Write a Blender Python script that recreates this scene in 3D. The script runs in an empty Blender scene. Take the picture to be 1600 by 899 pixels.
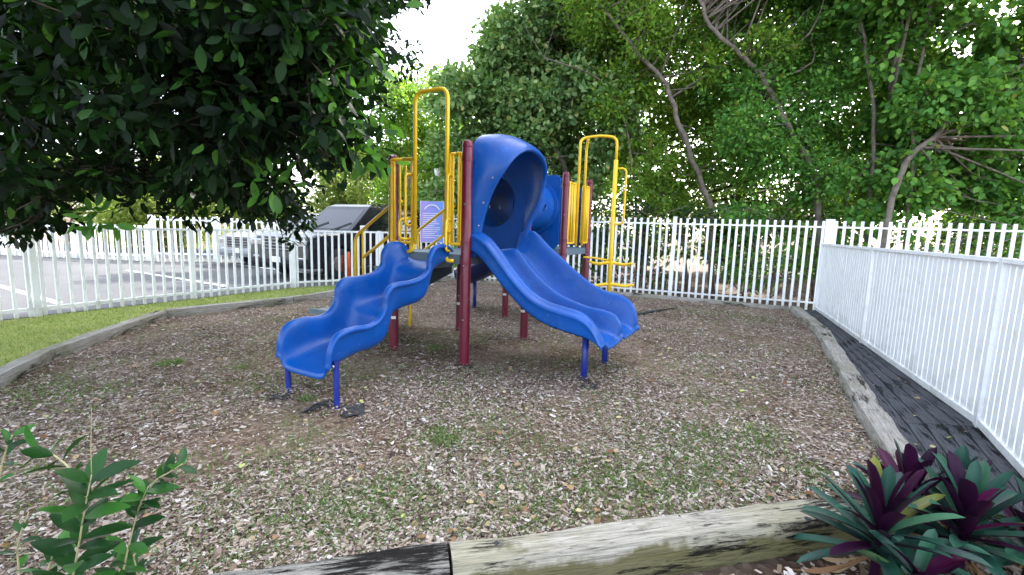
import bpy, bmesh, math, random
import numpy as np
from mathutils import Vector, Matrix, Euler, noise as mnoise
random.seed(7); RNG = np.random.default_rng(11)
S = bpy.context.scene; COL = S.collection
# ------------------------------------------------------------------ camera
CX, CY, FPX, CH = 800.0, 449.5, 720.0, 1.3
ROLL = 0.03; PIT = math.atan((CY-357.0)*math.cos(ROLL)/FPX)
FW = Vector((0, math.cos(PIT), -math.sin(PIT))); UP0 = Vector((0, math.sin(PIT), math.cos(PIT))); RT0 = Vector((1, 0, 0))
RT = RT0*math.cos(ROLL)+UP0*math.sin(ROLL); UPV = -RT0*math.sin(ROLL)+UP0*math.cos(ROLL)
cd = bpy.data.cameras.new('camera'); cam = bpy.data.objects.new('camera', cd); COL.objects.link(cam); S.camera = cam
cam.matrix_world = Matrix(((RT.x, UPV.x, -FW.x, 0), (RT.y, UPV.y, -FW.y, 0), (RT.z, UPV.z, -FW.z, CH), (0, 0, 0, 1)))
cd.sensor_width = 36; cd.lens = FPX/1600*36; cd.clip_end = 2000; cd.clip_start = 0.05
# ------------------------------------------------------------------ light
SUN_EL = 40; SUN_AZ = 38            # degrees; azimuth clockwise from +Y
W = bpy.data.worlds.new('World'); S.world = W; W.use_nodes = True
wn = W.node_tree; bg = wn.nodes['Background']; sky = wn.nodes.new('ShaderNodeTexSky'); sky.sky_type = 'NISHITA'
sky.sun_disc = False; sky.sun_elevation = math.radians(SUN_EL); sky.sun_rotation = math.radians(SUN_AZ); sky.air_density = 1.0; sky.dust_density = 2.5; sky.ozone_density = 1.0
hs = wn.nodes.new('ShaderNodeHueSaturation'); hs.inputs['Saturation'].default_value = .5; wn.links.new(sky.outputs[0], hs.inputs['Color']); wn.links.new(hs.outputs[0], bg.inputs[0]); bg.inputs[1].default_value = 0.15
sl = bpy.data.lights.new('sun', 'SUN'); sl.energy = 3.0; sl.angle = math.radians(0.6); sl.color = (1, .95, .86)
sun = bpy.data.objects.new('sun', sl); COL.objects.link(sun)
e, a_ = math.radians(SUN_EL), math.radians(SUN_AZ)
SD = Vector((math.sin(a_)*math.cos(e), math.cos(a_)*math.cos(e), math.sin(e)))
sun.rotation_euler = SD.to_track_quat('Z', 'Y').to_euler(); sun.location = (0, 0, 30)
S.view_settings.view_transform = 'Standard'; S.view_settings.look = 'None'; S.view_settings.gamma = 1.0
S.view_settings.exposure = 2.88
S.render.engine = 'CYCLES'
# ------------------------------------------------------------------ pixel -> world helpers (1600x899 frame)
def ray(x, y): return FW*FPX + RT*(x-CX) - UPV*(y-CY)
def gnd(x, y, z=0.0):
    d = ray(x, y); t = (z-CH)/d.z; return Vector((d.x*t, d.y*t, z))
def at(x, y, Y):
    d = ray(x, y); t = Y/d.y; return Vector((d.x*t, Y, CH+d.z*t))
# ------------------------------------------------------------------ materials
def ramp(nt, fac, stops):
    r = nt.nodes.new('ShaderNodeValToRGB'); r.color_ramp.elements.remove(r.color_ramp.elements[1])
    for i, (p, c) in enumerate(stops):
        el = r.color_ramp.elements[0] if i == 0 else r.color_ramp.elements.new(p)
        el.position = p; el.color = (*c, 1) if len(c) == 3 else c
    nt.links.new(fac, r.inputs[0]); return r.outputs[0]
def newmat(name):
    m = bpy.data.materials.new(name); m.use_nodes = True; nt = m.node_tree; return m, nt, nt.nodes['Principled BSDF']
def tcoord(nt, scale=(1, 1, 1), kind='Object'):
    t = nt.nodes.new('ShaderNodeTexCoord'); mp = nt.nodes.new('ShaderNodeMapping'); mp.inputs['Scale'].default_value = scale
    nt.links.new(t.outputs[kind], mp.inputs[0]); return mp.outputs[0]
def noise(nt, vec, scale, detail=4, rough=.55):
    n = nt.nodes.new('ShaderNodeTexNoise'); n.inputs['Scale'].default_value = scale; n.inputs['Detail'].default_value = detail; n.inputs['Roughness'].default_value = rough
    nt.links.new(vec, n.inputs['Vector']); return n.outputs[0]
def bump(nt, b, h, s=.3, d=.01):
    n = nt.nodes.new('ShaderNodeBump'); n.inputs['Strength'].default_value = s; n.inputs['Distance'].default_value = d
    nt.links.new(h, n.inputs['Height']); nt.links.new(n.outputs[0], b.inputs['Normal'])
def mixc(nt, fac, a, b, mode='MIX'):
    m = nt.nodes.new('ShaderNodeMix'); m.data_type = 'RGBA'; m.blend_type = mode
    for s, v in ((m.inputs[0], fac), (m.inputs[6], a), (m.inputs[7], b)):
        if hasattr(v, 'links') or hasattr(v, 'is_output'): nt.links.new(v, s)
        elif isinstance(v, tuple): s.default_value = (*v, 1)
        else: s.default_value = v
    return m.outputs[2]
def plain(name, col, rough=.5, metal=0, var=.15, scale=6, coat=0, dirt=None):
    m, nt, b = newmat(name); v = tcoord(nt)
    n = noise(nt, v, scale, 5)
    c0 = tuple(x*(1-var) for x in col); c1 = tuple(min(1, x*(1+var)) for x in col)
    c = ramp(nt, n, [(.3, c0), (.7, c1)])
    if dirt:
        n2 = noise(nt, v, scale*2.3, 8, .7); f = ramp(nt, n2, [(.56, (0, 0, 0)), (.72, (1, 1, 1))]); c = mixc(nt, f, c, dirt)
    nt.links.new(c, b.inputs['Base Color']); b.inputs['Metallic'].default_value = metal; b.inputs['Coat Weight'].default_value = coat
    r = ramp(nt, noise(nt, v, scale*3, 6), [(.3, (rough*.8,)*3), (.7, (min(1, rough*1.25),)*3)]); nt.links.new(r, b.inputs['Roughness'])
    return m
def leafmat(name, stops, trans=.3, rough=.45, tcol=(.25, .45, .03), spec=.2):
    m, nt, b = newmat(name); g = nt.nodes.new('ShaderNodeNewGeometry')
    c = ramp(nt, g.outputs['Random Per Island'], stops)
    nt.links.new(c, b.inputs['Base Color']); b.inputs['Roughness'].default_value = rough
    b.inputs['Specular IOR Level'].default_value = spec
    t = nt.nodes.new('ShaderNodeBsdfTranslucent'); mx = nt.nodes.new('ShaderNodeMixShader'); mx.inputs[0].default_value = trans
    tc = mixc(nt, .6, c, tcol); nt.links.new(tc, t.inputs[0])
    nt.links.new(b.outputs[0], mx.inputs[1]); nt.links.new(t.outputs[0], mx.inputs[2])
    nt.links.new(mx.outputs[0], nt.nodes['Material Output'].inputs[0]); return m
M = {}
M['blue'] = plain('blue plastic', (.001, .062, .29), .36, var=.16, scale=3, dirt=(.006, .085, .33)); M['blue'].node_tree.nodes['Principled BSDF'].inputs['Specular IOR Level'].default_value = .3
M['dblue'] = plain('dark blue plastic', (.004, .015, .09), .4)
M['bluesteel'] = plain('blue painted steel', (.008, .022, .20), .4)
M['maroon'] = plain('maroon paint', (.12, .003, .02), .38, var=.1, dirt=(.10, .03, .03))
M['yellow'] = plain('yellow paint', (.80, .50, .012), .35, var=.08, scale=9)
M['deck'] = plain('grey coated deck', (.10, .15, .19), .6, dirt=(.16, .15, .13))
M['white'] = plain('white powder coat', (.84, .86, .88), .45, var=.05, scale=3, dirt=(.70, .70, .68))
M['whiteglow'] = plain('opal plastic', (.8, .8, .78), .3)
M['steel'] = plain('galvanised steel', (.45, .46, .47), .35, .8)
M['black'] = plain('black rubber', (.02, .021, .024), .7, var=.4, scale=20)
M['orange'] = plain('orange plastic', (.85, .13, .03), .5)
M['sticker'] = plain('pale sticker', (.75, .75, .75), .5)
M['blackpaint'] = plain('black car paint', (.004, .005, .012), .22, coat=0); M['blackpaint'].node_tree.nodes['Principled BSDF'].inputs['Specular IOR Level'].default_value = .35
M['silverpaint'] = plain('silver car paint', (.24, .25, .27), .35, .3, coat=.3)
M['glass'] = plain('tinted glass', (.01, .013, .016), .06)
M['windshield'] = plain('windshield glass', (.012, .016, .02), .04)
M['chrome'] = plain('chrome', (.45, .45, .47), .2, 1)
M['tyre'] = plain('tyre rubber', (.02, .02, .02), .8)
M['bark'] = plain('pale bark', (.15, .125, .10), .9, var=.45, scale=9)
M['darkbark'] = plain('dark bark', (.06, .045, .035), .9, var=.4, scale=9)
M['leafstem'] = plain('pale stem', (.36, .32, .17), .6)
for k in ('bark', 'darkbark'):
    nt = M[k].node_tree; bump(nt, nt.nodes['Principled BSDF'], noise(nt, tcoord(nt, (1, 1, .3)), 40, 6, .7), .7, .02)
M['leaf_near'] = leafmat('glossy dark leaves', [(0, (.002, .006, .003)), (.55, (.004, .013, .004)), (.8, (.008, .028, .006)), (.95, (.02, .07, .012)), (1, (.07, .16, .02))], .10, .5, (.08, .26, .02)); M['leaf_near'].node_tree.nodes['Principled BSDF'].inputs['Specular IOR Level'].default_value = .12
M['leaf_sunlit_tint'] = leafmat('sunlit tint leaves', [(0, (.03, .09, .02)), (.5, (.06, .18, .03)), (1, (.12, .30, .05))], .4, .35, (.2, .5, .03))  # brighter copy of the near leaf green, sunlight put into the colour
M['leaf_a'] = leafmat('mid green leaves', [(0, (.08, .17, .028)), (.5, (.16, .31, .04)), (.9, (.28, .45, .06)), (.97, (.25, .22, .04)), (1, (.3, .2, .06))], .45, .45)
M['leaf_b'] = leafmat('round olive leaves', [(0, (.05, .12, .04)), (.5, (.14, .26, .085)), (.9, (.32, .44, .18)), (1, (.36, .36, .13))], .3, .45)
M['leaf_c'] = leafmat('deep green leaves', [(0, (.04, .12, .028)), (.5, (.09, .26, .05)), (.9, (.20, .42, .07)), (.98, (.09, .18, .04)), (1, (.3, .3, .05))], .35, .4)
M['leaf_d'] = leafmat('yellow green leaves', [(0, (.12, .17, .03)), (.5, (.20, .25, .05)), (1, (.34, .34, .10))], .4, .5)
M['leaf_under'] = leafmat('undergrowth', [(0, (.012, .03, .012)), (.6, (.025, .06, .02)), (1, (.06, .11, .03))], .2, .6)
M['shrubleaf'] = leafmat('shrub leaves', [(0, (.006, .030, .007)), (.6, (.013, .055, .010)), (1, (.04, .15, .02))], .15, .42, (.05, .2, .01)); M['shrubleaf'].node_tree.nodes['Principled BSDF'].inputs['Specular IOR Level'].default_value = .25
M['grass'] = leafmat('lawn grass', [(0, (.13, .20, .04)), (.6, (.24, .32, .07)), (.85, (.38, .38, .12)), (1, (.46, .40, .19))], .3, .6)
M['tuft'] = leafmat('weed grass', [(0, (.06, .12, .03)), (.6, (.10, .20, .05)), (1, (.22, .25, .09))], .3, .6)
M['chips'] = leafmat('wood chips', [(0, (.05, .034, .026)), (.25, (.17, .12, .085)), (.55, (.33, .26, .205)), (.82, (.40, .34, .29)), (.95, (.49, .44, .40)), (1, (.60, .56, .53))], 0, .85)
M['fallen'] = leafmat('fallen leaves', [(0, (.14, .06, .03)), (.4, (.30, .17, .09)), (.75, (.42, .32, .20)), (.93, (.50, .44, .22)), (1, (.45, .50, .14))], .15, .6)
def overlay(key, col, scale, lo, hi, amt, height=None):
    nt = M[key].node_tree; b = nt.nodes['Principled BSDF']; src = b.inputs['Base Color'].links[0].from_socket; v = tcoord(nt)
    n = noise(nt, v, scale, 9, .72)
    if height:
        sx = nt.nodes.new('ShaderNodeSeparateXYZ'); nt.links.new(v, sx.inputs[0]); mm = nt.nodes.new('ShaderNodeMath'); mm.operation = 'MULTIPLY_ADD'
        nt.links.new(sx.outputs[2], mm.inputs[0]); mm.inputs[1].default_value = -height; nt.links.new(n, mm.inputs[2]); n = mm.outputs[0]
    nt.links.new(mixc(nt, ramp(nt, n, [(lo, (0, 0, 0)), (hi, (amt,)*3)]), src, col), b.inputs['Base Color'])
overlay('blue', (.05, .13, .34), 2.2, .50, .72, .25); overlay('blue', (.06, .16, .42), 26, .60, .66, .5)
overlay('maroon', (.28, .12, .10), 45, .66, .69, .8); overlay('yellow', (.45, .30, .06), 30, .62, .68, .6)
overlay('white', (.30, .29, .22), 7, .18, .55, .55, 1.6); overlay('blackpaint', (.10, .10, .09), 4, .45, .8, .15)
# two coloured leaf: green above, purple below
m, nt, b = newmat('two tone leaf'); M['rhoeo'] = m
g = nt.nodes.new('ShaderNodeNewGeometry'); v = tcoord(nt)
cg = ramp(nt, g.outputs['Random Per Island'], [(0, (.010, .045, .030)), (.6, (.018, .08, .05)), (.9, (.035, .12, .06)), (1, (.16, .17, .02))])
cp = ramp(nt, g.outputs['Random Per Island'], [(0, (.012, .002, .012)), (.7, (.03, .004, .026)), (1, (.08, .008, .05))])
cgp = mixc(nt, ramp(nt, noise(nt, v, 14, 3), [(.45, (0, 0, 0)), (.75, (.5, .5, .5))]), cg, (.05, .02, .05))
nt.links.new(mixc(nt, g.outputs['Backfacing'], cgp, cp), b.inputs['Base Color']); b.inputs['Roughness'].default_value = .42; b.inputs['Specular IOR Level'].default_value = .2
m2 = leafmat('purple leaf', [(0, (.008, .0015, .010)), (.6, (.022, .003, .020)), (1, (.06, .006, .035))], .06, .42, (.2, .01, .08)); M['purple'] = m2
# mulch ground
def ground_mat(name, stops, s1, s2, bs=.6, greens=None):
    m, nt, b = newmat(name); v = tcoord(nt)
    vo = nt.nodes.new('ShaderNodeTexVoronoi'); vo.inputs['Scale'].default_value = s2; nt.links.new(v, vo.inputs['Vector'])
    sep = nt.nodes.new('ShaderNodeSeparateColor'); nt.links.new(vo.outputs['Color'], sep.inputs[0])
    n = noise(nt, v, s1, 6, .6); mixn = nt.nodes.new('ShaderNodeMath'); mixn.operation = 'MULTIPLY_ADD'
    nt.links.new(sep.outputs[0], mixn.inputs[0]); mixn.inputs[1].default_value = .45; 
    sub = nt.nodes.new('ShaderNodeMath'); sub.operation = 'MULTIPLY_ADD'; nt.links.new(n, sub.inputs[0]); sub.inputs[1].default_value = 1.3; sub.inputs[2].default_value = -.38
    nt.links.new(sub.outputs[0], mixn.inputs[2])
    c = ramp(nt, mixn.outputs[0], stops)
    if greens:
        f = ramp(nt, noise(nt, v, .9, 7, .65), [(greens[1], (0, 0, 0)), (greens[1]+.12, (greens[2],)*3)]); c = mixc(nt, f, c, greens[0])
    nt.links.new(c, b.inputs['Base Color']); b.inputs['Roughness'].default_value = .95; b.inputs['Specular IOR Level'].default_value = .1
    bump(nt, b, vo.outputs['Distance'], bs, .02); return m
M['mulch'] = ground_mat('mulch and soil', [(0, (.05, .03, .022)), (.35, (.13, .085, .06)), (.6, (.22, .16, .12)), (1, (.36, .30, .25))], 1.6, 45, greens=((.13, .14, .06), .54, .55))
M['lawn'] = ground_mat('lawn soil', [(0, (.13, .16, .05)), (.5, (.23, .28, .08)), (1, (.36, .36, .14))], 2.5, 60)
M['soil'] = ground_mat('leaf litter soil', [(0, (.03, .02, .014)), (.5, (.08, .055, .04)), (1, (.18, .14, .11))], 2, 30)
def asphalt():
    m, nt, b = newmat('worn asphalt'); v = tcoord(nt)
    c = ramp(nt, noise(nt, v, .5, 6), [(.3, (.042, .044, .050)), (.7, (.068, .069, .073))]); c2 = ramp(nt, noise(nt, v, 120, 2), [(.35, (.6,)*3), (.7, (1.3,)*3)])
    nt.links.new(mixc(nt, 1.0, c, c2, 'MULTIPLY'), b.inputs['Base Color']); b.inputs['Roughness'].default_value = .85; return m
M['asphalt'] = asphalt()
M['paint'] = plain('white road paint', (.7, .7, .7), .7, dirt=(.3, .3, .3), scale=5)
def wood(name, base, dark, crack, moss=None, cs=.57, side=None):
    m, nt, b = newmat(name); v2 = tcoord(nt)
    n = noise(nt, tcoord(nt, (1.8, 36, 36)), 1.9, 10, .8)
    c = ramp(nt, n, [(.32, dark), (.5, base), (.7, tuple(min(1, x*1.4) for x in base))])
    if moss:
        f2 = ramp(nt, noise(nt, v2, 3, 6), [(.45, (0, 0, 0)), (.62, (.75, .75, .75))]); c = mixc(nt, f2, c, moss)
    if side:  # algae stained flanks
        g = nt.nodes.new('ShaderNodeNewGeometry'); sx = nt.nodes.new('ShaderNodeSeparateXYZ'); nt.links.new(v2, sx.inputs[0])
        f3 = ramp(nt, sx.outputs[2], [(.60, (1, 1, 1)), (.64, (0, 0, 0))]); 
        mm = nt.nodes.new('ShaderNodeMath'); mm.operation = 'MULTIPLY_ADD'; nt.links.new(sx.outputs[2], mm.inputs[0]); mm.inputs[1].default_value = 4; nt.links.new(noise(nt, v2, 6, 6), mm.inputs[2])
        f3 = ramp(nt, mm.outputs[0], [(.70, (.85, .85, .85)), (.82, (0, 0, 0))]); c = mixc(nt, f3, c, side)
    st = noise(nt, tcoord(nt, (2.6, 26, 26)), 1.4, 10, .85); big = noise(nt, tcoord(nt, (1.5, 4, 4)), 1.5, 5)
    ml = nt.nodes.new('ShaderNodeMath'); ml.operation = 'MULTIPLY_ADD'; nt.links.new(big, ml.inputs[0]); ml.inputs[1].default_value = .5; nt.links.new(st, ml.inputs[2])
    f = ramp(nt, ml.outputs[0], [(cs+.25, (0, 0, 0)), (cs+.30, (1, 1, 1))]); c = mixc(nt, f, c, crack)
    c = mixc(nt, 1.0, c, ramp(nt, noise(nt, tcoord(nt, (5, 150, 150)), 1.5, 6, .7), [(.36, (.55,)*3), (.5, (1.0,)*3), (.64, (1.2,)*3)]), 'MULTIPLY')
    nt.links.new(c, b.inputs['Base Color']); b.inputs['Roughness'].default_value = .88; b.inputs['Specular IOR Level'].default_value = .15
    ad = nt.nodes.new('ShaderNodeMath'); ad.operation = 'SUBTRACT'; nt.links.new(n, ad.inputs[0]); nt.links.new(f, ad.inputs[1])
    bump(nt, b, ad.outputs[0], .8, .012); return m
M['timber'] = wood('weathered timber', (.34, .32, .29), (.16, .145, .12), (.04, .033, .028), (.24, .23, .17), .58)
M['timber_front'] = wood('pale mossy timber', (.37, .345, .29), (.16, .14, .10), (.014, .012, .010), (.30, .28, .19), .565, (.11, .10, .035))
M['timber_dark'] = wood('rotten dark timber', (.26, .25, .22), (.08, .07, .06), (.012, .010, .009), None, .52)
M['plank'] = wood('charcoal weathered plank', (.085, .09, .10), (.02, .021, .025), (.008, .008, .009), None, .55)
# ------------------------------------------------------------------ mesh helpers
class MB:
    def __init__(s): s.v = []; s.f = []
    def add(s, vs, fs):
        o = len(s.v); s.v += [tuple(p) for p in vs]; s.f += [tuple(i+o for i in f) for f in fs]; return s
    def box(s, c, d, rot=None):
        x, y, z = (q/2 for q in d); vs = [Vector((i*x, j*y, k*z)) for i in (-1, 1) for j in (-1, 1) for k in (-1, 1)]
        if rot is not None: vs = [rot @ p for p in vs]
        c = Vector(c); return s.add([p+c for p in vs], [(0, 1, 3, 2), (4, 6, 7, 5), (0, 4, 5, 1), (2, 3, 7, 6), (0, 2, 6, 4), (1, 5, 7, 3)])
    def prism(s, poly, z0, z1):
        n = len(poly); vs = [(x, y, z0) for x, y in poly]+[(x, y, z1) for x, y in poly]
        return s.add(vs, [tuple(range(n-1, -1, -1)), tuple(range(n, 2*n))]+[(i, (i+1) % n, n+(i+1) % n, n+i) for i in range(n)])
    def tube(s, pts, r, seg=10, cap=True):
        pts = [Vector(p) for p in pts]; n = len(pts); rs = r if isinstance(r, (list, tuple)) else [r]*n
        T = [(pts[min(i+1, n-1)]-pts[max(i-1, 0)]).normalized() for i in range(n)]
        up = Vector((0, 0, 1)) if abs(T[0].z) < .9 else Vector((1, 0, 0)); N = (up-T[0]*up.dot(T[0])).normalized(); vs = []
        for i in range(n):
            N = (N-T[i]*N.dot(T[i])).normalized(); B = T[i].cross(N)
            vs += [pts[i]+(N*math.cos(2*math.pi*k/seg)+B*math.sin(2*math.pi*k/seg))*rs[i] for k in range(seg)]
        fs = [(i*seg+k, i*seg+(k+1) % seg, (i+1)*seg+(k+1) % seg, (i+1)*seg+k) for i in range(n-1) for k in range(seg)]
        if cap: fs += [tuple(range(seg-1, -1, -1)), tuple((n-1)*seg+k for k in range(seg))]
        return s.add(vs, fs)
    def grid(s, rows, close=False):
        n = len(rows); m_ = len(rows[0]); vs = [p for r in rows for p in r]
        return s.add(vs, [(i*m_+j, i*m_+(j+1) % m_, (i+1)*m_+(j+1) % m_, (i+1)*m_+j) for i in range(n-1) for j in range(m_ if close else m_-1)])
    def build(s, name, mat, parent=None, smooth=False, bevel=0, subsurf=0, solid=0, loc=None, rotz=0, autos=False):
        me = bpy.data.meshes.new(name); me.from_pydata(s.v, [], s.f); me.materials.append(mat)
        bm = bmesh.new(); bm.from_mesh(me); bmesh.ops.recalc_face_normals(bm, faces=bm.faces); bm.to_mesh(me); bm.free()
        o = bpy.data.objects.new(name, me); COL.objects.link(o)
        if smooth: me.polygons.foreach_set('use_smooth', [True]*len(me.polygons))
        if parent: o.parent = parent
        if loc is not None: o.location = loc
        o.rotation_euler.z = rotz
        if solid: q = o.modifiers.new('s', 'SOLIDIFY'); q.thickness = solid; q.offset = 0
        if bevel: q = o.modifiers.new('b', 'BEVEL'); q.width = bevel; q.segments = 2; q.limit_method = 'ANGLE'
        if subsurf: q = o.modifiers.new('u', 'SUBSURF'); q.levels = subsurf; q.render_levels = subsurf
        return o
def smoothpath(pts, k=6):
    pts = [Vector(p) for p in pts]; P = [pts[0]*2-pts[1]]+pts+[pts[-1]*2-pts[-2]]; out = []
    for i in range(1, len(P)-2):
        for j in range(k):
            t = j/k; a, b, c, d = P[i-1], P[i], P[i+1], P[i+2]
            out.append(.5*((2*b)+(c-a)*t+(2*a-5*b+4*c-d)*t*t+(3*b-a-3*c+d)*t**3))
    out.append(pts[-1]); return out
def bend(pts, r=.06, k=5):
    pts = [Vector(p) for p in pts]; out = [pts[0]]
    for i in range(1, len(pts)-1):
        a, b, c = pts[i-1], pts[i], pts[i+1]; ra = min(r, (a-b).length*.45, (c-b).length*.45)
        p, q = b+(a-b).normalized()*ra, b+(c-b).normalized()*ra
        for j in range(k+1):
            t = j/k; out.append(p*(1-t)**2+b*2*t*(1-t)+q*t*t)
    out.append(pts[-1]); return out
def tag(o, label=None, cat=None, group=None, kind=None):
    if label: o['label'] = label
    if cat: o['category'] = cat
    if group: o['group'] = group
    if kind: o['kind'] = kind
    return o
def empty(name, loc=(0, 0, 0), rz=0, label=None, cat=None, group=None):
    o = bpy.data.objects.new(name, None); COL.objects.link(o); o.location = loc; o.rotation_euler.z = rz; o.empty_display_size = .2
    return tag(o, label, cat, group)
def npmesh(name, V, F, mat, parent=None, smooth=False):
    me = bpy.data.meshes.new(name); n, k = F.shape
    me.vertices.add(len(V)); me.vertices.foreach_set('co', V.astype(np.float32).ravel())
    me.loops.add(n*k); me.loops.foreach_set('vertex_index', F.astype(np.int32).ravel())
    me.polygons.add(n); me.polygons.foreach_set('loop_start', np.arange(0, n*k, k, dtype=np.int32)); me.polygons.foreach_set('loop_total', np.full(n, k, dtype=np.int32))
    if smooth: me.polygons.foreach_set('use_smooth', np.ones(n, dtype=bool))
    me.update(calc_edges=True); me.materials.append(mat)
    o = bpy.data.objects.new(name, me); COL.objects.link(o)
    if parent: o.parent = parent
    return o
T_KITE = (np.array([(0, 0, 0), (.42, .27, .06), (1, 0, -.03), (.42, -.27, .06)]), np.array([(0, 1, 2, 3)]))
T_LEAF = (np.array([(0, 0, 0), (.25, .19, .05), (.62, .2, .05), (1, 0, -.08), (.5, 0, 0), (.62, -.2, .05), (.25, -.19, .05)]), np.array([(0, 4, 2, 1), (4, 3, 2, 2), (0, 6, 5, 4), (4, 5, 3, 3)]))
T_LEAF = (T_LEAF[0], np.array([(0, 4, 2, 1), (0, 6, 5, 4), (4, 3, 2, 2), (4, 5, 3, 3)]))
# eight vertex folded leaf made of four real quads
T_LEAF = (np.array([(0, 0, 0), (.3, .2, .05), (.68, .19, .03), (1, 0, -.1), (.35, 0, 0), (.7, 0, -.02), (.68, -.19, .03), (.3, -.2, .05)]), np.array([(0, 4, 5, 1), (1, 5, 3, 2), (0, 7, 5, 4), (7, 6, 3, 5)]))
T_ROUND = (np.array([(0, 0, 0), (.2, .36, .05), (.72, .40, .02), (1, 0, -.08), (.5, 0, 0), (.72, -.40, .02), (.2, -.36, .05)]), np.array([(0, 4, 2, 1), (4, 3, 2, 4)]))
T_ROUND = (np.array([(0, 0, 0), (.2, .30, .07), (.62, .33, .03), (1, 0, -.10), (.62, -.33, .03), (.2, -.30, .07)]), np.array([(0, 3, 2, 1), (0, 5, 4, 3)]))
def fine_leaf(xs, ws, fold=.22, sag=.12):
    v = []; n = len(xs)
    for x, w in zip(xs, ws):
        z = -sag*x*x; v += [(x, w, z+fold*w), (x, 0, z), (x, -w, z+fold*w)]
    f = []
    for i in range(n-1):
        a = 3*i; f += [(a, a+1, a+4, a+3), (a+1, a+2, a+5, a+4)]
    return np.array(v), np.array(f)[:, ::-1]
T_FINE = fine_leaf([0, .18, .45, .75, .92, 1], [.008, .13, .215, .165, .07, .006])
T_SHRUB = fine_leaf([0, .08, .2, .36, .54, .72, .87, .96, 1], [.012, .05, .13, .185, .20, .165, .10, .04, .005], .3, .22)
T_CHIP = (np.array([(-.5, -.2, 0), (.45, -.24, 0), (.55, .18, 0), (-.42, .22, 0)]), np.array([(0, 1, 2, 3)]))
def unit(a): return a/np.maximum(np.linalg.norm(a, axis=1, keepdims=True), 1e-9)
def scatter(P, D, N, size, T, width=None):
    n = len(P); x = unit(D); z = unit(N-(N*x).sum(1, keepdims=True)*x); y = np.cross(z, x); tv, tf = T
    size = np.broadcast_to(size, (n,)); wd = size if width is None else np.broadcast_to(width, (n,))
    V = P[:, None, :]+tv[None, :, 0:1]*x[:, None, :]*size[:, None, None]+tv[None, :, 1:2]*y[:, None, :]*wd[:, None, None]+tv[None, :, 2:3]*z[:, None, :]*size[:, None, None]
    F = tf[None, :, :]+(np.arange(n)*len(tv))[:, None, None]
    return V.reshape(-1, 3), F.reshape(-1, tf.shape[1])
def cloud(clumps, per, size, T, upb=.6, droop=.25, shell=.55, flat=.8):
    Ps, Ds, Ns, Ss = [], [], [], []
    for c, r in clumps:
        n = max(8, int(per*(r/.5)**2)); d = unit(RNG.normal(size=(n, 3))); rad = r*(shell+(1-shell)*RNG.random((n, 1)))*(RNG.random((n, 1))**.25)
        # sprays: pull leaves towards a handful of twig directions so the outline is uneven
        tw = unit(RNG.normal(size=(9, 3))); k = RNG.integers(0, 9, n); d2 = unit(d+tw[k]*1.3); ln = 1+.45*RNG.random((9, 1))[k]
        p = np.array(c)+d2*rad*ln*np.array([1, 1, flat])
        Ps.append(p); Ds.append(d2*.8+RNG.normal(size=(n, 3))*.6+np.array([0, 0, -droop])); Ns.append(RNG.normal(size=(n, 3))*.6+d*.3+np.array([0, 0, upb])); Ss.append(size*(.65+.7*RNG.random(n)))
    return scatter(np.vstack(Ps), np.vstack(Ds), np.vstack(Ns), np.concatenate(Ss), T)
def tree(name, label, cat, trunks, clumps, per, size, T, lm, bm_, group=None, twigs=True):
    """trunks: list of (points, r0, r1); clumps: list of (centre, radius) in world space"""
    base = Vector(trunks[0][0][0]); root = empty(name, base, 0, label, cat, group)
    mb = MB(); nodes = []
    for pts, r0, r1 in trunks:
        p = smoothpath([Vector(q)-base for q in pts], 5); n = len(p)
        r0 *= .85; r1 *= .8; p = [q+Vector((random.uniform(-1, 1), random.uniform(-1, 1), 0))*r0*.38 if 0 < i < n-1 else q for i, q in enumerate(p)]
        rs = [r0+(r1-r0)*i/(n-1) for i in range(n)]; rs[0] *= 1.25; mb.tube(p, rs, 9); nodes += [(q, rs[i]) for i, q in enumerate(p) if i > n*.3]
    if twigs:
        for c, r in clumps:
            c = Vector(c)-base; q, rr = min(nodes, key=lambda t: (t[0]-c).length*random.uniform(.75, 1.35)+max(0, t[0].z-c.z)*1.6)
            mid = (q+c)/2+Vector((random.uniform(-.35, .35), random.uniform(-.35, .35), random.uniform(-.25, .15)))*min(1.2, (c-q).length)
            r0 = min(rr*.5, .007+.009*(c-q).length); mb.tube(smoothpath([q, mid, c], 3), [r0*(1-.11*i) for i in range(7)], 5)
            for _ in range(3): mb.tube([c-(c-q)*.15, c+Vector((random.gauss(0, 1), random.gauss(0, 1), random.gauss(.2, .8))).normalized()*r*1.1], [.008, .003], 4)
    mb.build('trunk', bm_, root, smooth=True)
    V, F = cloud([(tuple(Vector(c)-base), r) for c, r in clumps], per, size, T)
    npmesh('crown', V, F, lm, root); return root
# ------------------------------------------------------------------ ground, roads
def sheet(name, poly, z, mat, thick=0):
    mb = MB()
    if thick: mb.prism(poly, z-thick, z)
    else: mb.add([(x, y, z) for x, y in poly], [tuple(range(len(poly)))])
    return tag(mb.build(name, mat), kind='structure')
GZ = -.13
sheet('ground', [(-200, -60), (200, -60), (200, 300), (-200, 300)], GZ, M['soil'])
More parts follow.
